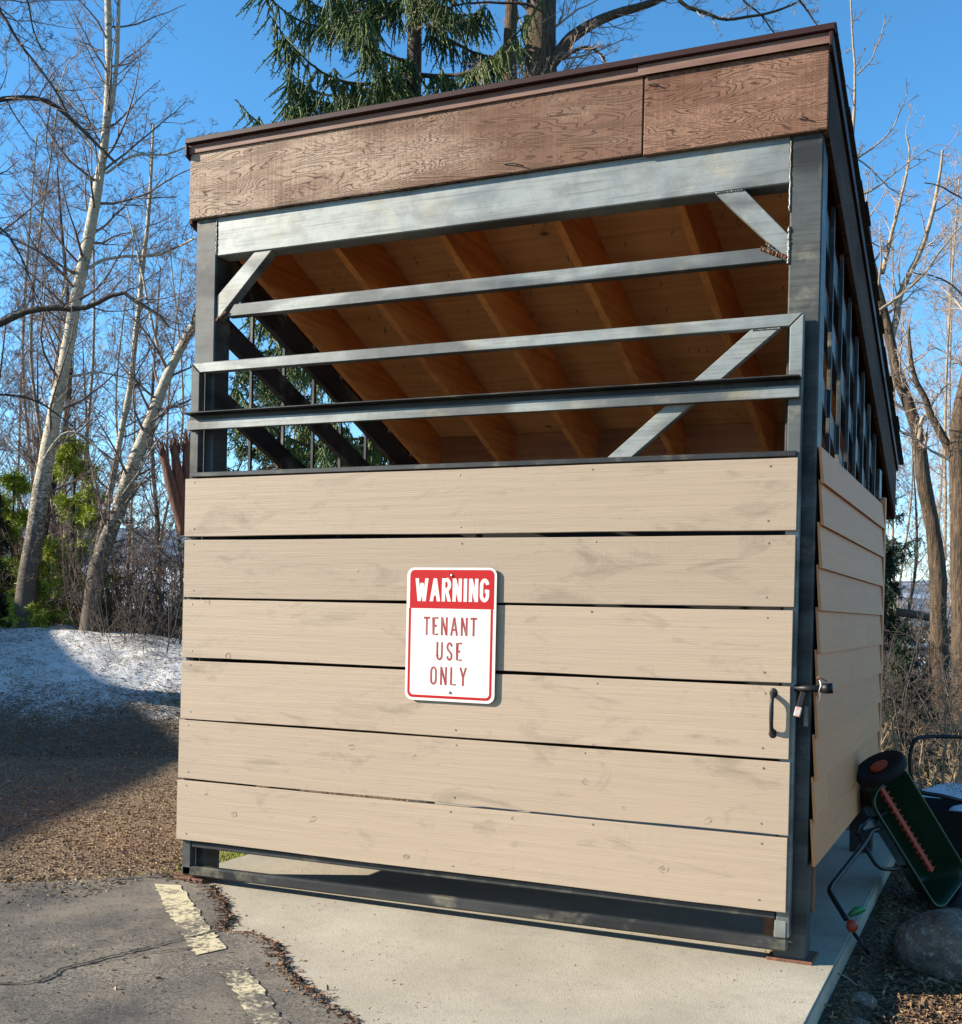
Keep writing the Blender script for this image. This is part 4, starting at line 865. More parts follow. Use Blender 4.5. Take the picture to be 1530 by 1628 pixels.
bare_tree('cottonwood', 'dark spreading tree at the left edge whose arching limbs cross the leaning aspens', 'tree',
    px_path([(-260, 1080), (-230, 900), (-200, 700), (-170, 500), (-150, 250), (-110, 0), (-60, -200)], 12.4),
    [.22, .2, .17, .14, .11, .06], M['dark_bark'], M['twig'], 14,
    limbs=[(px_path([(-160, 300), (-80, 185), (0, 158), (37, 153), (74, 158), (107, 181), (136, 210), (162, 236), (184, 258)], 12.4), .045, .014),
           (px_path([(-170, 560), (-70, 535), (0, 514), (44, 494), (85, 488), (122, 490), (158, 479), (195, 463), (221, 483), (250, 498), (269, 520)], 12.2), .05, .014),
           (px_path([(-150, 200), (-60, -30), (0, 18), (22, 55), (44, 88), (66, 114), (90, 150), (110, 190)], 12.6), .03, .010),
           (px_path([(-120, 50), (-20, -60), (30, -40), (48, 10), (55, 45), (70, 80)], 12.8), .018, .008),
           (px_path([(-170, 420), (-60, 350), (0, 362), (30, 400), (60, 470)], 12.5), .02, .007),
           (px_path([(-170, 700), (-60, 640), (0, 630), (60, 640), (120, 680)], 12.6), .02, .007)], nb=14, bl=.3, t0=.4, limb_bark=M['dark_bark'], limb_k=26)
# background trees: three kinds, repeated
def upright(px, d, H, lean=0., zb=-.4):
    p = at(px, 1000, d); return [(p.x, p.y, zb), (p.x+lean*.9+.15, p.y, zb+H*.3), (p.x+lean*.4-.12, p.y+.1, zb+H*.62), (p.x+lean, p.y, zb+H)]
BGP = [(7, .1, 1, 45, .42, .5, 5, .16, .07, 3), (6, .15, 1, 42, .45, .5, 5, .18, .07, 3), (4, .2, 1, 38, .5, .6, 4, .18, .06, 3)]
def bg_tree(px, d, H, seed, mb, mt, label, lean=0, r=.042):
    return bare_tree('bare_tree', label, 'tree', upright(px, d, H, lean), [r, r*.8, r*.55, .012], mb, mt, seed, nb=34, bl=.24, t0=.08, rmin=.0034, plan=BGP, N=24, ang=42, group='leafless trees far behind')
A_ = bg_tree(20, 22, 10.5, 31, M['pale_bark'], M['twig'], 'leafless grey tree in the far row, at the left picture edge behind the aspens', .4)
B_ = bg_tree(1432, 27, 11.0, 32, M['pale_bark'], M['twig_pale'], 'sunlit pale leafless tree far behind, just right of the roof corner', -.4)
D_ = bg_tree(232, 25, 9.0, 33, M['dark_bark'], M['twig_red'], 'reddish leafless tree far behind, left of the front post', .2, .07)
for o, px, d, rot, sc, lab in (
    (A_, 90, 26, 2.1, 1.0, 'leafless grey tree in the far row behind the tall forked aspen'),
    (A_, 285, 23, 4.0, .86, 'leafless grey tree in the far row showing beside the left front post'),
    (D_, -15, 19, 1.0, .72, 'low reddish leafless tree at the left picture edge above the dark fir'),
    (D_, 60, 20, 3.0, .70, 'low reddish leafless tree behind the trunk of the tall forked aspen'),
    (D_, 130, 24, 5.0, .8, 'reddish leafless tree behind the yellow-green pine'),
    (A_, 175, 29, .6, 1.05, 'farthest leafless grey tree between the two leaning aspens'),
    (B_, 1490, 25, 2.2, 1.02, 'sunlit pale leafless tree far behind, between the two brown right trunks'),
    (B_, 1555, 22, 4.1, .92, 'sunlit pale leafless tree far behind at the right picture edge'),
    (B_, 1385, 31, 5.2, 1.05, 'sunlit pale leafless tree far behind, mostly hidden by the right rake board'),
    (D_, 1455, 20, 2.9, .55, 'low reddish leafless tree behind the left one of the two brown right trunks'),
    (D_, 1530, 17, .4, .5, 'low reddish leafless tree at the right picture edge'),
    (B_, 450, 27, 3.3, .8, 'leafless pale tree far behind, seen through the left side bars'),
    (A_, 45, 17.5, 1.4, .9, 'leafless grey tree close behind the tall forked aspen, left of its trunk'),
    (A_, 150, 20, 2.9, .95, 'leafless grey tree midway back between the forked aspen and the thin stem'),
    (B_, 205, 24, 5.6, .8, 'pale leafless tree midway back behind the thin grey aspen stem'),
    (A_, 255, 19, .2, .72, 'short leafless grey tree right of the leaning aspen'),
    (B_, 10, 24, 3.6, .9, 'pale leafless tree far behind at the left picture edge'),
    (D_, 100, 18, 4.1, .95, 'reddish leafless tree behind the sunlit young pine'),
    (A_, -40, 18, 5.1, .95, 'leafless grey tree partly cut off by the left picture edge'),
    (B_, 1410, 20, 1.1, .62, 'short pale leafless tree just right of the rake board'),
    (B_, 1475, 30, 3.9, 1.1, 'farthest pale leafless tree between the brown right trunks'),
    (B_, 1520, 27, .9, 1.0, 'pale leafless tree behind the right one of the pair of brown trunks'),
    (A_, 1450, 23, 2.5, .7, 'grey leafless tree behind the left one of the pair of brown trunks'),
    (B_, 1585, 19, 5.6, .8, 'pale leafless tree partly cut off by the right picture edge'),
    (D_, 340, 19, 2.4, .9, 'reddish leafless tree behind the left front post, just above the gate planks')):
    p = at(px, 1000, d); copy_tree(o, (p.x, p.y, -.5), rot, sc, lab)
# young pines and dark firs, left
def cbase(px, d, z=-.3): p = at(px, 1000, d); return (p.x, p.y, z)
PK = dict(droop=.10, uptip=.9, strand=.16, dens=17, nn=24, ln=.075, wd=.009, whorl=.36, per=5, z0=.08, r0=.05, sub=.34)
conifer('young_pine', 'sunlit yellow-green young pine standing between the tall forked aspen and the thin one', cbase(114, 16.1, -.3), 4.3, 1.35, 41, M['pine'], M['dark_bark'], group='young pines behind the snow bank', **PK)
conifer('young_pine', 'young yellow-green pine at the left picture edge behind the snow bank', cbase(18, 16.6, -.4), 3.7, 1.4, 42, M['pine'], M['dark_bark'], group='young pines behind the snow bank', **PK)
conifer('young_pine', 'low young pine showing at the foot of the thin grey aspen', cbase(76, 15.6, -.3), 2.7, 1.1, 43, M['pine'], M['dark_bark'], group='young pines behind the snow bank', **PK)
FK = dict(droop=.35, uptip=.4, strand=.16, dens=12, nn=12, ln=.05, wd=.011, whorl=.3, per=6, z0=.04, r0=.07, sub=.34)
conifer('fir', 'dark green fir at the left picture edge, in front of the young pines', cbase(-18, 16, -.3), 3.5, 1.1, 44, M['fir_dark'], M['dark_bark'], **FK)
conifer('fir', 'dark fir partly hidden by the right corner trim of the shed', cbase(1408, 13, -.4), 2.6, .85, 45, M['fir_dark'], M['dark_bark'], **FK)
conifer('fir', 'low dark fir crouching in the brush just right of the shed corner', cbase(1436, 11, -.1), 1.35, .8, 47, M['fir_dark'], M['dark_bark'], **FK)
conifer('fir', 'tall fir at right whose bare drooping limb crosses the left brown trunk', cbase(1370, 19, -.6), 5.2, 2.1, 46, M['fir_dark'], M['dark_bark'], **FK)
# brush
SH = 'brush thicket behind the snow bank'
s1 = shrub('shrub', 'tangled dark leafless shrub behind the snow bank, nearest the gate', cbase(262, 15.2, -.2), 3.0, 26, 51, M['twig_dark'], .55, group=SH)
s2 = shrub('shrub', 'tangled grey-brown leafless shrub behind the snow bank, at the foot of the leaning aspen', cbase(190, 15.8, -.2), 3.1, 26, 52, M['twig_red'], .5, group=SH)
for o, px, d, rot, sc, lab in (
    (s1, 225, 14.4, 2.0, .85, 'dark leafless shrub in front of the grey cabin'),
    (s2, 285, 17.0, 1.0, 1.1, 'brown leafless shrub touching the left edge of the gate planks'),
    (s1, 150, 16.6, 3.3, 1.0, 'dark leafless shrub right of the thin grey aspen stem'),
    (s2, 108, 17.6, 4.0, .85, 'brown leafless shrub below the sunlit young pine'),
    (s1, 60, 17.4, 5.0, 1.0, 'dark leafless shrub just right of the tall forked aspen trunk'),
    (s2, 12, 17.3, 2.2, .9, 'brown leafless shrub left of the tall forked aspen trunk'),
    (s2, 45, 19.5, .3, 1.6, 'tall reddish brush rising behind the left young pine'),
    (s2, -25, 17.5, 5.5, 1.6, 'tall reddish brush at the left picture edge'),
    (s1, 205, 18.5, .9, 1.15, 'dark leafless shrub at the back of the thicket'),
    (s1, 310, 15.6, 4.4, 1.0, 'dark leafless shrub half hidden behind the gate'),
    (s1, 248, 19.5, 2.7, 1.1, 'rearmost dark shrub of the thicket beside the grey cabin')):
    p = at(px, 1000, d); copy_tree(o, (p.x, p.y, -.3), rot, sc, lab)
# broken snag by the left edge of the gate
k = Mat('splintered red-brown wood', .9); nn = k.noise(k.co((20, 20, 2)), 3, 5, .7); k.color(k.mix(k.ramp(nn, .35, .65), (.16, .07, .04), (.04, .025, .018))); k.bump(nn, .01); M['snag'] = k.m
sn = empty('snag', tuple(at(300, 1000, 9.5)), 'splintered red-brown snag leaning behind the upper left corner of the gate', 'dead tree')
for i, (tx, ty, bx_, by_, r) in enumerate(((256, 708, 292, 850, .045), (276, 705, 297, 850, .05), (297, 700, 303, 850, .055), (312, 690, 308, 860, .06))):
    q = px_path([(bx_, by_), ((bx_*.6+tx*.4), by_*.6+ty*.4), (tx, ty)], 9.5+.05*i); o = tube_obj('trunk', q, [r*.7, r*.9, r, r*.5], M['snag'], sn, 9, False, 6)
    rg = np.random.default_rng(80+i); n = 26; S_ = np.array(q[2])+rg.normal(0, .03, (n, 3)); D = norm(np.array(q[2])-np.array(q[1])+rg.normal(0, .35, (n, 3))*.25)
    P, Rd = batch(rg, S_-D*.06, D, rg.uniform(.05, .16, n), np.full(n, .008), 3, .1, 0, .1); V, F = tubes(P, Rd, 4); link('splinters', np_mesh('splinters', V-S_[0], F), M['snag'], o, S_[0])

# ------------------------------------------------------------------ trees behind the roof
pb = at(640, 990, 15.0)
conifer('spruce', 'big spruce with drooping branchlets rising behind the shed roof and seen through its left side', (pb.x, pb.y, -.2), 14.5, 4.9, 64, M['spruce'], M['dark_bark'], r0=.22, whorl=.92, per=7, z0=.14, z1=1., droop=.34, uptip=1.0, strand=.42, nn=26, ln=.030, wd=.012, sub=.13, lmax=2.2, kk=15, kd=(70, 6), rope=.013)
pb2 = at(440, 990, 17.5)
conifer('spruce', 'smaller sunlit spruce seen between the side bars left of the big one', (pb2.x, pb2.y, -.3), 7.4, 2.3, 62, M['spruce'], M['dark_bark'], r0=.1, whorl=.36, per=7, z0=.08, droop=.3, uptip=.5, strand=.22, dens=20, nn=12, ln=.05, wd=.014, sub=.3)
bare_tree('cottonwood', 'massive dark cottonwood trunk rising behind the middle of the roof', 'tree',
    px_path([(860, 1050), (862, 600), (860, 300), (861, 120), (862, 0), (868, -160), (880, -400)], 14.7), [.24, .22, .21, .205, .19, .14], M['cotton'], M['twig_pale'], 71,
    limbs=[(px_path([(870, 110), (888, 86), (911, 57), (944, 36), (981, 20), (1040, 2), (1100, -25)], 14.6), .085, .035),
           (px_path([(812, 400), (808, 200), (812, 134), (812, 60), (815, 0), (812, -120)], 14.4), .11, .07),
           (px_path([(1040, -60), (1085, 5), (1121, 20), (1150, 32), (1191, 28), (1232, 20), (1270, 5)], 14.2), .03, .012),
           (px_path([(1130, -80), (1170, -20), (1182, 0), (1210, 22), (1232, 52)], 14.2), .02, .008),
           (px_path([(1240, -60), (1262, -10), (1282, 18), (1300, 48)], 13.5), .02, .007),
           (px_path([(800, 90), (770, 105), (745, 125), (735, 135)], 14.2), .02, .008),
           (px_path([(870, 20), (830, 5), (770, 2), (720, 8), (690, 30)], 14.0), .02, .008),
           (px_path([(890, 95), (930, 75), (955, 88), (965, 105), (1000, 108)], 14.4), .025, .01)], nb=40, bl=.14, t0=.45, limb_k=14, ang=62)
# ------------------------------------------------------------------ trees, right
bare_tree('sapling', 'slender leafless sapling whose tip stands against the sky right of the roof corner', 'tree',
    px_path([(1340, 1000), (1345, 600), (1352, 330), (1358, 229), (1363, 159), (1363, 104), (1359, 67), (1357, 10), (1352, -60)], 10.5), [.03, .028, .022, .018, .012, .005], M['pale_bark'], M['twig'], 72,
    limbs=[(px_path([(1352, 260), (1393, 229), (1415, 207), (1430, 181), (1445, 150)], 10.5), .010, .003), (px_path([(1355, 250), (1378, 262), (1420, 300), (1450, 310)], 10.5), .008, .003),
           (px_path([(1363, 120), (1385, 95), (1398, 60), (1405, 30)], 10.4), .007, .003), (px_path([(1350, 320), (1390, 300), (1440, 262), (1490, 230)], 10.8), .010, .003)], nb=16, bl=.06, t0=.6, limb_k=7, plan=[(3, .2, 1, 45, .35, .5, 5, .14, .06, 3), (3, .2, 1, 42, .4, .5, 4, .16, .05, 3), (2, .3, 1, 40, .5, .6, 3, .15, .05, 3)])
bare_tree('cottonwood', 'brown cottonwood with pale forked top, left one of the pair at right', 'tree',
    px_path([(1497, 1130), (1493, 992), (1492, 911), (1484, 844), (1473, 790), (1466, 749), (1460, 695), (1446, 649), (1430, 609), (1419, 565), (1410, 520), (1400, 480), (1390, 440), (1380, 390), (1372, 330)], 12.5),
    [.095, .09, .085, .08, .075, .07, .06, .05, .045, .03], M['cotton'], M['twig_pale'], 73,
    limbs=[(px_path([(1416, 541), (1426, 502), (1428, 480), (1442, 443), (1465, 399), (1483, 340), (1491, 296), (1497, 240)], 12.5), .04, .012),
           (px_path([(1403, 435), (1413, 399), (1424, 355), (1437, 304), (1447, 244), (1440, 215)], 12.6), .025, .008),
           (px_path([(1390, 500), (1430, 470), (1470, 435), (1500, 395), (1540, 350)], 12.2), .016, .006),
           (px_path([(1462, 700), (1466, 668), (1474, 656), (1490, 630), (1510, 610)], 12.3), .025, .008)], nb=18, bl=.16, t0=.5, limb_bark=M['pale_bark'], limb_k=14)
bare_tree('cottonwood', 'brown furrowed cottonwood at the right picture edge, right one of the pair', 'tree',
    px_path([(1530, 1150), (1528, 992), (1524, 803), (1521, 722), (1526, 641), (1545, 560), (1575, 420), (1590, 250)], 11.8), [.10, .095, .085, .08, .07, .05], M['cotton'], M['twig_pale'], 74,
    limbs=[(px_path([(1521, 745), (1510, 715), (1497, 690), (1481, 657), (1473, 633), (1460, 608), (1452, 570), (1448, 520)], 11.9), .05, .012),
           (px_path([(1580, 420), (1540, 330), (1500, 300), (1470, 290)], 12), .015, .006), (px_path([(1560, 540), (1530, 470), (1490, 440), (1450, 430)], 12), .015, .006)], nb=16, bl=.18, t0=.45, limb_k=14)
RS = 'brush right of the shed'
q1 = shrub('shrub', 'straw-coloured twiggy shrub standing against the right corner of the shed', cbase(1432, 8.6, -.05), 1.15, 16, 55, M['twig_gold'], .9, .0016, group=RS, trop=-.02)
q2 = shrub('shrub', 'dark leafless brush between the fir and the left brown trunk', cbase(1450, 12.5, -.1), 1.7, 26, 56, M['twig_dark'], .8, group=RS)
for o, px, d, rot, sc, lab in (
    (q2, 1415, 10.5, 1.2, .85, 'dark leafless brush right behind the shed corner trim'),
    (q2, 1540, 10.0, 4.2, .9, 'dark leafless brush at the right picture edge behind the black cart frame'),
    (q2, 1475, 14.5, 5.2, 1.1, 'dark leafless brush farther back, in front of the parked car'),
    (q1, 1520, 8.3, 3.1, .7, 'straw-coloured twiggy shrub over the old snow patch at the right edge'),
    (q1, 1478, 16.0, .5, 1.7, 'straw-coloured brush behind the fallen pale log'),
    (q1, 1430, 19.0, 2.5, 2.0, 'sunlit straw-coloured brush below the tall fir'),
    (q1, 1515, 20.0, 4.5, 2.0, 'sunlit straw-coloured brush between the two brown trunks, far back')):
    p = at(px, 1000, d); copy_tree(o, (p.x, p.y, ground_z(np.array(p.x), np.array(p.y)).item()-.03), rot, sc, lab)
lg = px_path([(1380, 962), (1420, 972), (1460, 978), (1505, 990)], 13.0); tg = tube_obj('fallen_log', lg, [.055, .05, .045, .035], M['birch'], None, 10, True, 6)
tag(tg, 'pale fallen log lying in the brush right of the shed', 'log')

# ------------------------------------------------------------------ spreader, rocks and other small things, right
P1 = at(1413, 1250, 6.12); P2 = at(1512, 1412, 6.26); e1 = (P2-P1).normalized(); wv = at(1448, 1222, 6.30)-at(1390, 1278, 6.14); e2 = (wv-e1*wv.dot(e1)).normalized(); e3 = e1.cross(e2).normalized()
if e3.dot(CAM-P1) < 0: e3 = -e3
HC = (P1+P2)/2; HL = (P2-P1).length+.05; HW = .29
spr = empty('broadcast_spreader', tuple(HC), 'green drop spreader with orange agitator lying tipped against the right side of the shed', 'spreader')
def hloop(L_, W_, dz, r, n=6):
    out = []
    for sx, sy, a0 in ((1, 1, 0), (-1, 1, 90), (-1, -1, 180), (1, -1, 270)):
        for i in range(n+1):
            a = math.radians(a0+90*i/n); out.append(e1*(sx*(L_/2-r)+r*math.cos(a))+e2*(sy*(W_/2-r)+r*math.sin(a))+e3*dz)
    return out
def loft(bm, loops, cap0=False, cap1=True):
    R_ = [[bm.verts.new(p) for p in l] for l in loops]; n = len(R_[0])
    for a, b in zip(R_[:-1], R_[1:]):
        for i in range(n): bm.faces.new((a[i], a[(i+1) % n], b[(i+1) % n], b[i]))
    if cap1: bm.faces.new(R_[-1])
    if cap0: bm.faces.new(R_[0][::-1])
bm = bmesh.new()
loft(bm, [hloop(HL+.03, HW+.03, -.012, .085), hloop(HL+.035, HW+.035, .0, .088), hloop(HL+.02, HW+.02, .008, .08), hloop(HL, HW, .0, .072), hloop(HL-.02, HW-.02, -.03, .065), hloop(HL-.05, .13, -.16, .04), hloop(HL-.06, .06, -.215, .025)])
loft(bm, [hloop(HL+.03, HW+.03, -.012, .085), hloop(HL+.0, HW+.0, -.03, .075), hloop(HL-.03, .15, -.165, .045), hloop(HL-.04, .075, -.225, .03)])
bmesh.ops.recalc_face_normals(bm, faces=bm.faces); hop = bmesh_obj('hopper', bm, M['green'], spr, HC, True)
# agitator bar with teeth
AG0 = HC-e1*(HL*.44)-e3*.10+e2*.035; AG1 = HC+e1*(HL*.36)-e3*.10+e2*.035
bm = bmesh.new(); add_bar(bm, AG0-HC, AG1-HC, .028, .02, tuple(e3), .003); rs = random.Random(5)
for i in range(30):
    t = (i+.5)/30; p = (AG0-HC).lerp(AG1-HC, t); sd = 1 if i % 2 else -1
    add_bar(bm, p+e2*.010*sd, p+e2*(.026+rs.uniform(0, .004))*sd+e3*.006, .009, .010, tuple(e3))
bmesh_obj('agitator', bm, M['orange'], spr, HC)
def wheel(cen, ax, r, wd, nm='wheel'):
    ax = ax.normalized(); u = ax.cross(Vector((0, 0, 1))).normalized(); v = ax.cross(u); n = 40
    def ring(rr, o): return [u*(rr*math.cos(2*math.pi*i/n))+v*(rr*math.sin(2*math.pi*i/n))+ax*o for i in range(n)]
    bm = bmesh.new(); prof = [(r*.62, -wd*.30), (r*.80, -wd*.42), (r*.92, -wd*.5), (r*.99, -wd*.32), (r, 0), (r*.99, wd*.32), (r*.92, wd*.5), (r*.80, wd*.42), (r*.62, wd*.30)]
    loft(bm, [ring(*q) for q in prof], False, False); tr = bmesh_obj(nm, bm, M['tyre'], spr, cen, True)
    bm = bmesh.new(); loft(bm, [ring(r*.62, -wd*.30), ring(r*.45, -wd*.12), ring(r*.42, -wd*.10)]); loft(bm, [ring(r*.62, wd*.30), ring(r*.45, wd*.12), ring(r*.42, wd*.10)]); bmesh.ops.recalc_face_normals(bm, faces=bm.faces); bmesh_obj('rim', bm, M['tyre'], tr, cen, True)
    bm = bmesh.new(); loft(bm, [ring(r*.36, -wd*.12), ring(r*.34, -wd*.40), ring(r*.24, -wd*.46)], True, True); bmesh.ops.recalc_face_normals(bm, faces=bm.faces); bmesh_obj('hub_cap', bm, M['orange'], tr, cen, True)
    return tr
WC = at(1400, 1222, 6.02); wax = (e1+Vector((.10, .06, -.28))).normalized()
wheel(WC, wax, .135, .056); wheel(HC+e1*(HL/2+.07)-e3*.12, e1, .13, .055)
tube_obj('axle', [WC, HC-e1*(HL/2-.02)-e3*.15], .008, M['galv'], spr, 8)
hp = px_path([(1400, 1318, 6.1), (1386, 1322, 5.95), (1372, 1344, 5.8), (1334, 1392, 5.5), (1320, 1413, 5.38), (1324, 1426, 5.32), (1335, 1444, 5.26), (1346, 1462, 5.21)], 6)
hnd = tube_obj('handle', hp, .0125, M['black'], spr, 10, True, 6)
tube_obj('handle', px_path([(1383, 1300, 6.05), (1366, 1322, 5.95), (1378, 1350, 5.92), (1396, 1377, 5.9), (1416, 1382, 6.0), (1440, 1378, 6.2)], 6), .010, M['black'], spr, 10, True, 6)
tube_obj('brace_tube', px_path([(1362, 1326, 5.92), (1368, 1312, 5.98), (1392, 1300, 6.15), (1410, 1290, 6.25)], 6), .009, M['black'], spr, 8, True, 5)
prism('bracket', [at(1372, 1318, 5.94), at(1384, 1302, 6.04), at(1398, 1300, 6.12), at(1386, 1326, 6.0)], (.0, .012, 0), M['steel_dark'], spr)
bm = bmesh.new(); bmesh.ops.create_icosphere(bm, subdivisions=3, radius=.026, matrix=Matrix.Diagonal((1, 1, 1.08, 1)))
for v in bm.verts: v.co *= 1+.05*math.sin(9*math.atan2(v.co.y, v.co.x))
bmesh_obj('control_knob', bm, M['orange'], spr, at(1355, 1472, 5.18), True)
tube_obj('trigger', px_path([(1350, 1456, 5.24), (1362, 1448, 5.24), (1374, 1444, 5.26)], 5), [.010, .020, .013], M['green2'], spr, 8, True, 4)
tube_obj('control_rod', px_path([(1358, 1484, 5.15), (1370, 1500, 5.1), (1382, 1516, 5.1)], 5), .008, M['black'], spr, 8)
# black tubular cart behind the spreader
ct = empty('hand_cart', tuple(at(1500, 1270, 7.4)), 'black tubular cart frame standing behind the green spreader at the right edge', 'cart')
tube_obj('top_rail', px_path([(1448, 1236, 7.2), (1447, 1200, 7.2), (1456, 1176, 7.2), (1480, 1171, 7.25), (1530, 1172, 7.3), (1590, 1176, 7.4)], 7), .012, M['black'], ct, 10, True, 6)
tube_obj('lower_rail', px_path([(1448, 1236, 7.2), (1462, 1258, 7.2), (1500, 1266, 7.2), (1540, 1276, 7.25), (1600, 1286, 7.3)], 7), .014, M['black'], ct, 10, True, 6)
tube_obj('leg', px_path([(1462, 1258, 7.2), (1470, 1330, 7.2), (1474, 1395, 7.2)], 7), .012, M['black'], ct, 8); tube_obj('leg', px_path([(1560, 1280, 7.2), (1562, 1400, 7.2)], 7), .012, M['black'], ct, 8)
bm = bmesh.new(); tc = at(1540, 1320, 7.35)
for q in (0,):
    A = [bm.verts.new(Vector(p)) for p in ((-.36, -.22, .14), (.40, -.22, .14), (.40, .30, .14), (-.36, .30, .14))]; B = [bm.verts.new(Vector(p)) for p in ((-.22, -.14, -.14), (.28, -.14, -.14), (.28, .2, -.14), (-.22, .2, -.14))]
    for i in range(4): bm.faces.new((A[i], A[(i+1) % 4], B[(i+1) % 4], B[i]))
    bm.faces.new(B)
bmesh.ops.recalc_face_normals(bm, faces=bm.faces); bmesh.ops.solidify(bm, geom=bm.faces[:], thickness=.008); bmesh_obj('tray', bm, M['tyre'], ct, tc)
# boulders
def rock(name, label, loc, rad, seed, m=None, cat='rock', group=None):
    rg = np.random.default_rng(seed); bm = bmesh.new(); bmesh.ops.create_icosphere(bm, subdivisions=5, radius=1)
    co = np.array([v.co[:] for v in bm.verts]); d = np.ones(len(co))
    for _ in range(9):
        nrm = norm(rg.normal(size=3)); h = rg.uniform(.55, .9); pr_ = co@nrm; cut = pr_ > h; co[cut] -= np.outer((pr_[cut]-h)*.85, nrm)
    nz = fbm(co[:, 0]*2.2+9+co[:, 2], co[:, 1]*2.2+5-co[:, 2]*.7, 5, seed); co *= (1+.28*(nz-.5))[:, None]
    co *= np.array(rad)
    for v, c in zip(bm.verts, co): v.co = c
    o = bmesh_obj(name, bm, m or M['rock'], None, loc, True); return tag(o, label, cat, group)
rock('boulder', 'big grey-brown boulder half in shade at the lower right edge, below the spreader', at(1545, 1508, 5.15)-Vector((0, 0, .02)), (.31, .28, .215), 3)
rock('stone', 'small pale grit-covered stone beside the front right corner of the pad', at(1372, 1598, 4.62), (.065, .055, .05), 5)
rock('stone', 'smallest pale stone, at the bottom picture edge right of the pad', at(1362, 1630, 4.4), (.05, .04, .035), 6)
# curved dead twig on the pad corner
o = tube_obj('fallen_twig', [at(1305, 1517, 4.95), at(1318, 1528, 4.9), at(1330, 1545, 4.82), at(1345, 1553, 4.78), at(1362, 1566, 4.74)], [.003, .005, .004, .0035, .002], M['twig_pale'], None, 6, True, 5); tag(o, 'thin bent twig lying across the front right corner of the pad', 'twig')
# paper scrap left, moss inside
bm = bmesh.new(); bmesh.ops.create_icosphere(bm, subdivisions=3, radius=.035); rs = random.Random(2)
for v in bm.verts: v.co *= rs.uniform(.6, 1.2); v.co.z *= .5
tag(bmesh_obj('paper_scrap', bm, M['sign_white'], None, at(6, 1327, 7.55)), 'crumpled white scrap on the gravel at the left picture edge', 'litter')
rg = np.random.default_rng(77); n = 2600; X = -3.16+rg.normal(0, .10, n); Y = 1.0+rg.normal(0, .32, n)
k = Mat('yellow green moss', .9); k.color(k.mix(k.noise(k.co(world=True), 30, 3), (.30, .32, .05), (.14, .18, .03))); M['moss'] = k.m
S_ = np.stack([X, Y, np.full(n, .03)], 1); P, Rd = batch(rg, S_, norm(rg.normal(size=(n, 3))*.6+np.array([0, 0, 1.])), np.full(n, .03), np.full(n, .004), 3, .2, 0, .3); tag(link('moss', np_mesh('moss', *tubes(P, Rd, 3)), M['moss']), kind='stuff')

# ------------------------------------------------------------------ far things
k = Mat('silver car paint', .25, .6); k.color((.55, .58, .62)); M['car'] = k.m
k = Mat('tinted glass', .05, 0, .8); k.color((.03, .045, .06)); M['glass'] = k.m
def car(label, loc, rot):
    c = empty('parked_car', loc, label, 'car'); q = Matrix.Rotation(rot, 4, 'Z')
    def T(p): return q @ Vector(p)
    def cross(x, pts): return [T((x, y, z)) for y, z in pts]
    def body(x, w_, zt): return cross(x, [(-w_, .35), (-w_*1.0, .62), (-w_*.96, zt-.06), (-w_*.86, zt), (w_*.86, zt), (w_*.96, zt-.06), (w_, .62), (w_, .35), (w_*.9, .24), (-w_*.9, .24)])
    bm = bmesh.new(); loft(bm, [body(x, w_, z) for x, w_, z in ((-2.2, .72, .72), (-2.1, .82, .84), (-1.5, .88, .92), (-.9, .90, .95), (.9, .90, .95), (1.6, .88, .95), (2.1, .84, .90), (2.2, .74, .78))], True, True); bmesh.ops.recalc_face_normals(bm, faces=bm.faces)
    me = bpy.data.meshes.new('body'); bm.to_mesh(me); bm.free(); me.shade_smooth(); o = link('body', me, M['car']); o.parent = c
    def cab(x, w_, z): return cross(x, [(-w_, .93), (-w_*.82, z), (w_*.82, z), (w_, .93)])
    for nm, xs, m_ in (('windows', ((-1.05, .80, .95), (-.35, .80, 1.36), (.95, .80, 1.38), (1.65, .80, .97)), M['glass']), ('roof', ((-.38, .835, 1.38), (-.30, .82, 1.43), (.9, .82, 1.45), (1.05, .83, 1.40)), M['car'])):
        bm = bmesh.new(); L_ = [cab(*q_) for q_ in xs]
        if nm == 'roof': L_ = [[T((x, y, z-.045)) for y in ()] or cross(x, [(-w_*.84, z-.05), (-w_*.80, z), (w_*.80, z), (w_*.84, z-.05)]) for x, w_, z in xs]
        loft(bm, L_, True, True); bmesh.ops.recalc_face_normals(bm, faces=bm.faces); me = bpy.data.meshes.new(nm); bm.to_mesh(me); bm.free(); o = link(nm, me, m_); o.parent = c
    for x in (-1.35, 1.35):
        for y in (-.84, .84):
            bm = bmesh.new(); bmesh.ops.create_cone(bm, cap_ends=True, segments=24, radius1=.32, radius2=.32, depth=.2, matrix=q @ Matrix.Translation((x, y, .32)) @ Matrix.Rotation(math.pi/2, 4, 'X')); me = bpy.data.meshes.new('wheel'); bm.to_mesh(me); bm.free(); o = link('wheel', me, M['tyre']); o.parent = c
    return c
p = at(1468, 1000, 24); car('silver car parked far back, glimpsed between the right trunks and the brush', (p.x, p.y, -.42), math.radians(15))
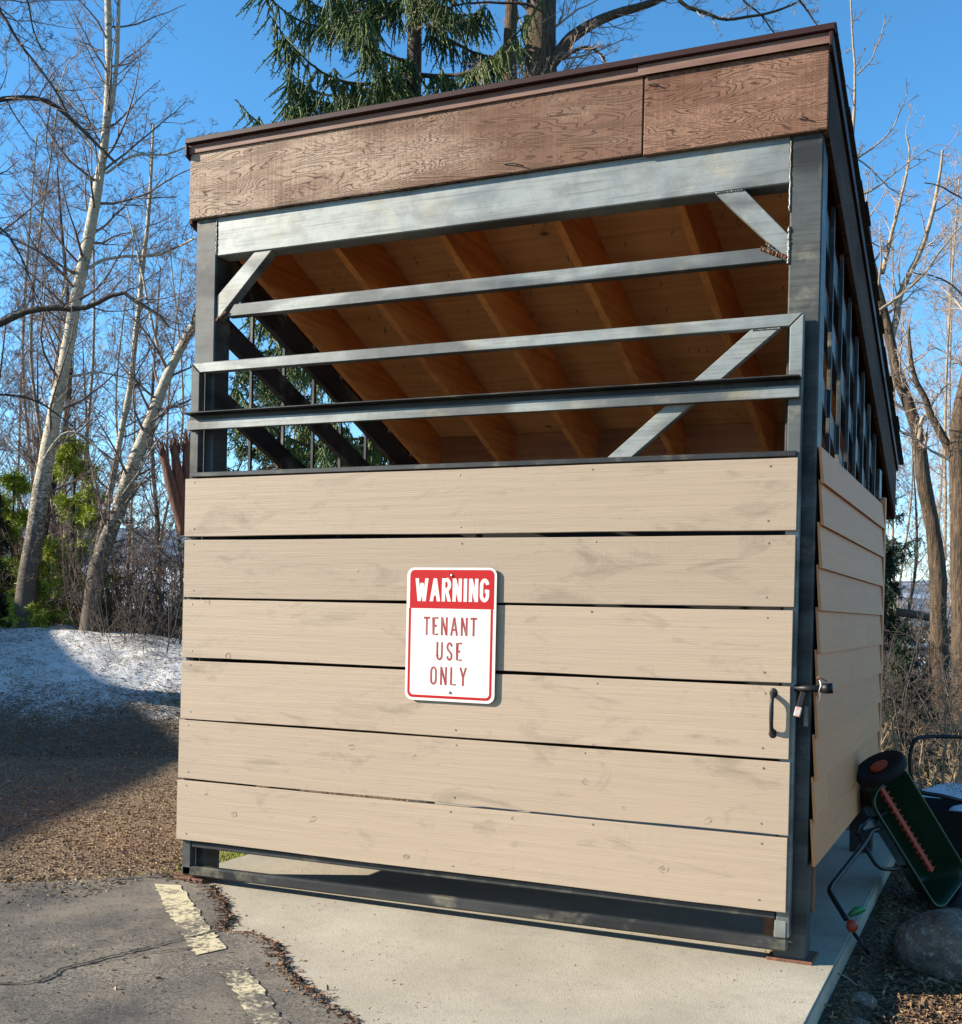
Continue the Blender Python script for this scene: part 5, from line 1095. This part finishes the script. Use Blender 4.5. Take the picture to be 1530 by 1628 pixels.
# grey cabin with a snowy roof
def gabled(name, label, loc, rot, L_, W_, hw, hr, mw, mr, wins=True, cat='building'):
    c = empty(name, loc, label, cat); c.rotation_euler = (0, 0, rot)
    def part(nm, bm, m_, par=None):
        me = bpy.data.meshes.new(nm); bmesh.ops.recalc_face_normals(bm, faces=bm.faces); bm.to_mesh(me); bm.free(); o = link(nm, me, m_); o.parent = par or c; return o
    bm = bmesh.new(); add_prism(bm, [(-L_/2, -W_/2, -1), (-L_/2, W_/2, -1), (-L_/2, W_/2, hw), (-L_/2, 0, hr), (-L_/2, -W_/2, hw)], (L_, 0, 0)); wl_ = part('wall', bm, mw)
    for s_ in (-1, 1):
        dy = W_/2+.35; dz = (hr-hw)/(W_/2)*dy; bm = bmesh.new(); add_prism(bm, [(-L_/2-.3, 0, hr+.03), (-L_/2-.3, s_*dy, hr+.03-dz), (-L_/2-.3, s_*dy, hr+.15-dz), (-L_/2-.3, 0, hr+.15)], (L_+.6, 0, 0)); part('roof', bm, mr)
    if wins:
        n = int(L_//3)
        for i in range(n):
            for s_ in (-1, 1):
                x = -L_/2+L_*(i+.5)/n; bm = bmesh.new(); add_box(bm, (x-.5, s_*W_/2-.03, .9), (x+.5, s_*W_/2+.03, 1.9)); w_ = part('window', bm, M['car']); bm = bmesh.new(); add_box(bm, (x-.44, s_*W_/2-.04, .96), (x+.44, s_*W_/2+.04, 1.84)); part('pane', bm, M['glass'], w_)
    return c
k = Mat('grey board wall', .9); k.color(k.mix(k.noise(k.co((1, 1, 14)), 4, 3), (.10, .10, .105), (.15, .15, .155))); M['wall'] = k.m
p = at(262, 1000, 42); gabled('cabin', 'grey cabin with snow-covered roof far behind the thicket left of the gate', (p.x, p.y, -.6), YAW+.1, 9, 5, 1.9, 3.3, M['wall'], M['snow2'])
# the neighbouring building outside the picture whose shadow lies across the gravel and the snow bank
ex_, ey_ = -.40, .915; RH = 5.0; sh = Vector((-S.x/S.z, -S.y/S.z)); r0 = Vector((-4.12, -.25))-sh*RH; mid = r0+Vector((ex_, ey_))*7.5
gabled('house', 'brown gabled house standing left of the camera, its shadow across the gravel', (mid.x, mid.y, 0), math.atan2(ey_, ex_), 15, 6.5, 3.1, RH-.15, M['siding'], M['shingle'])
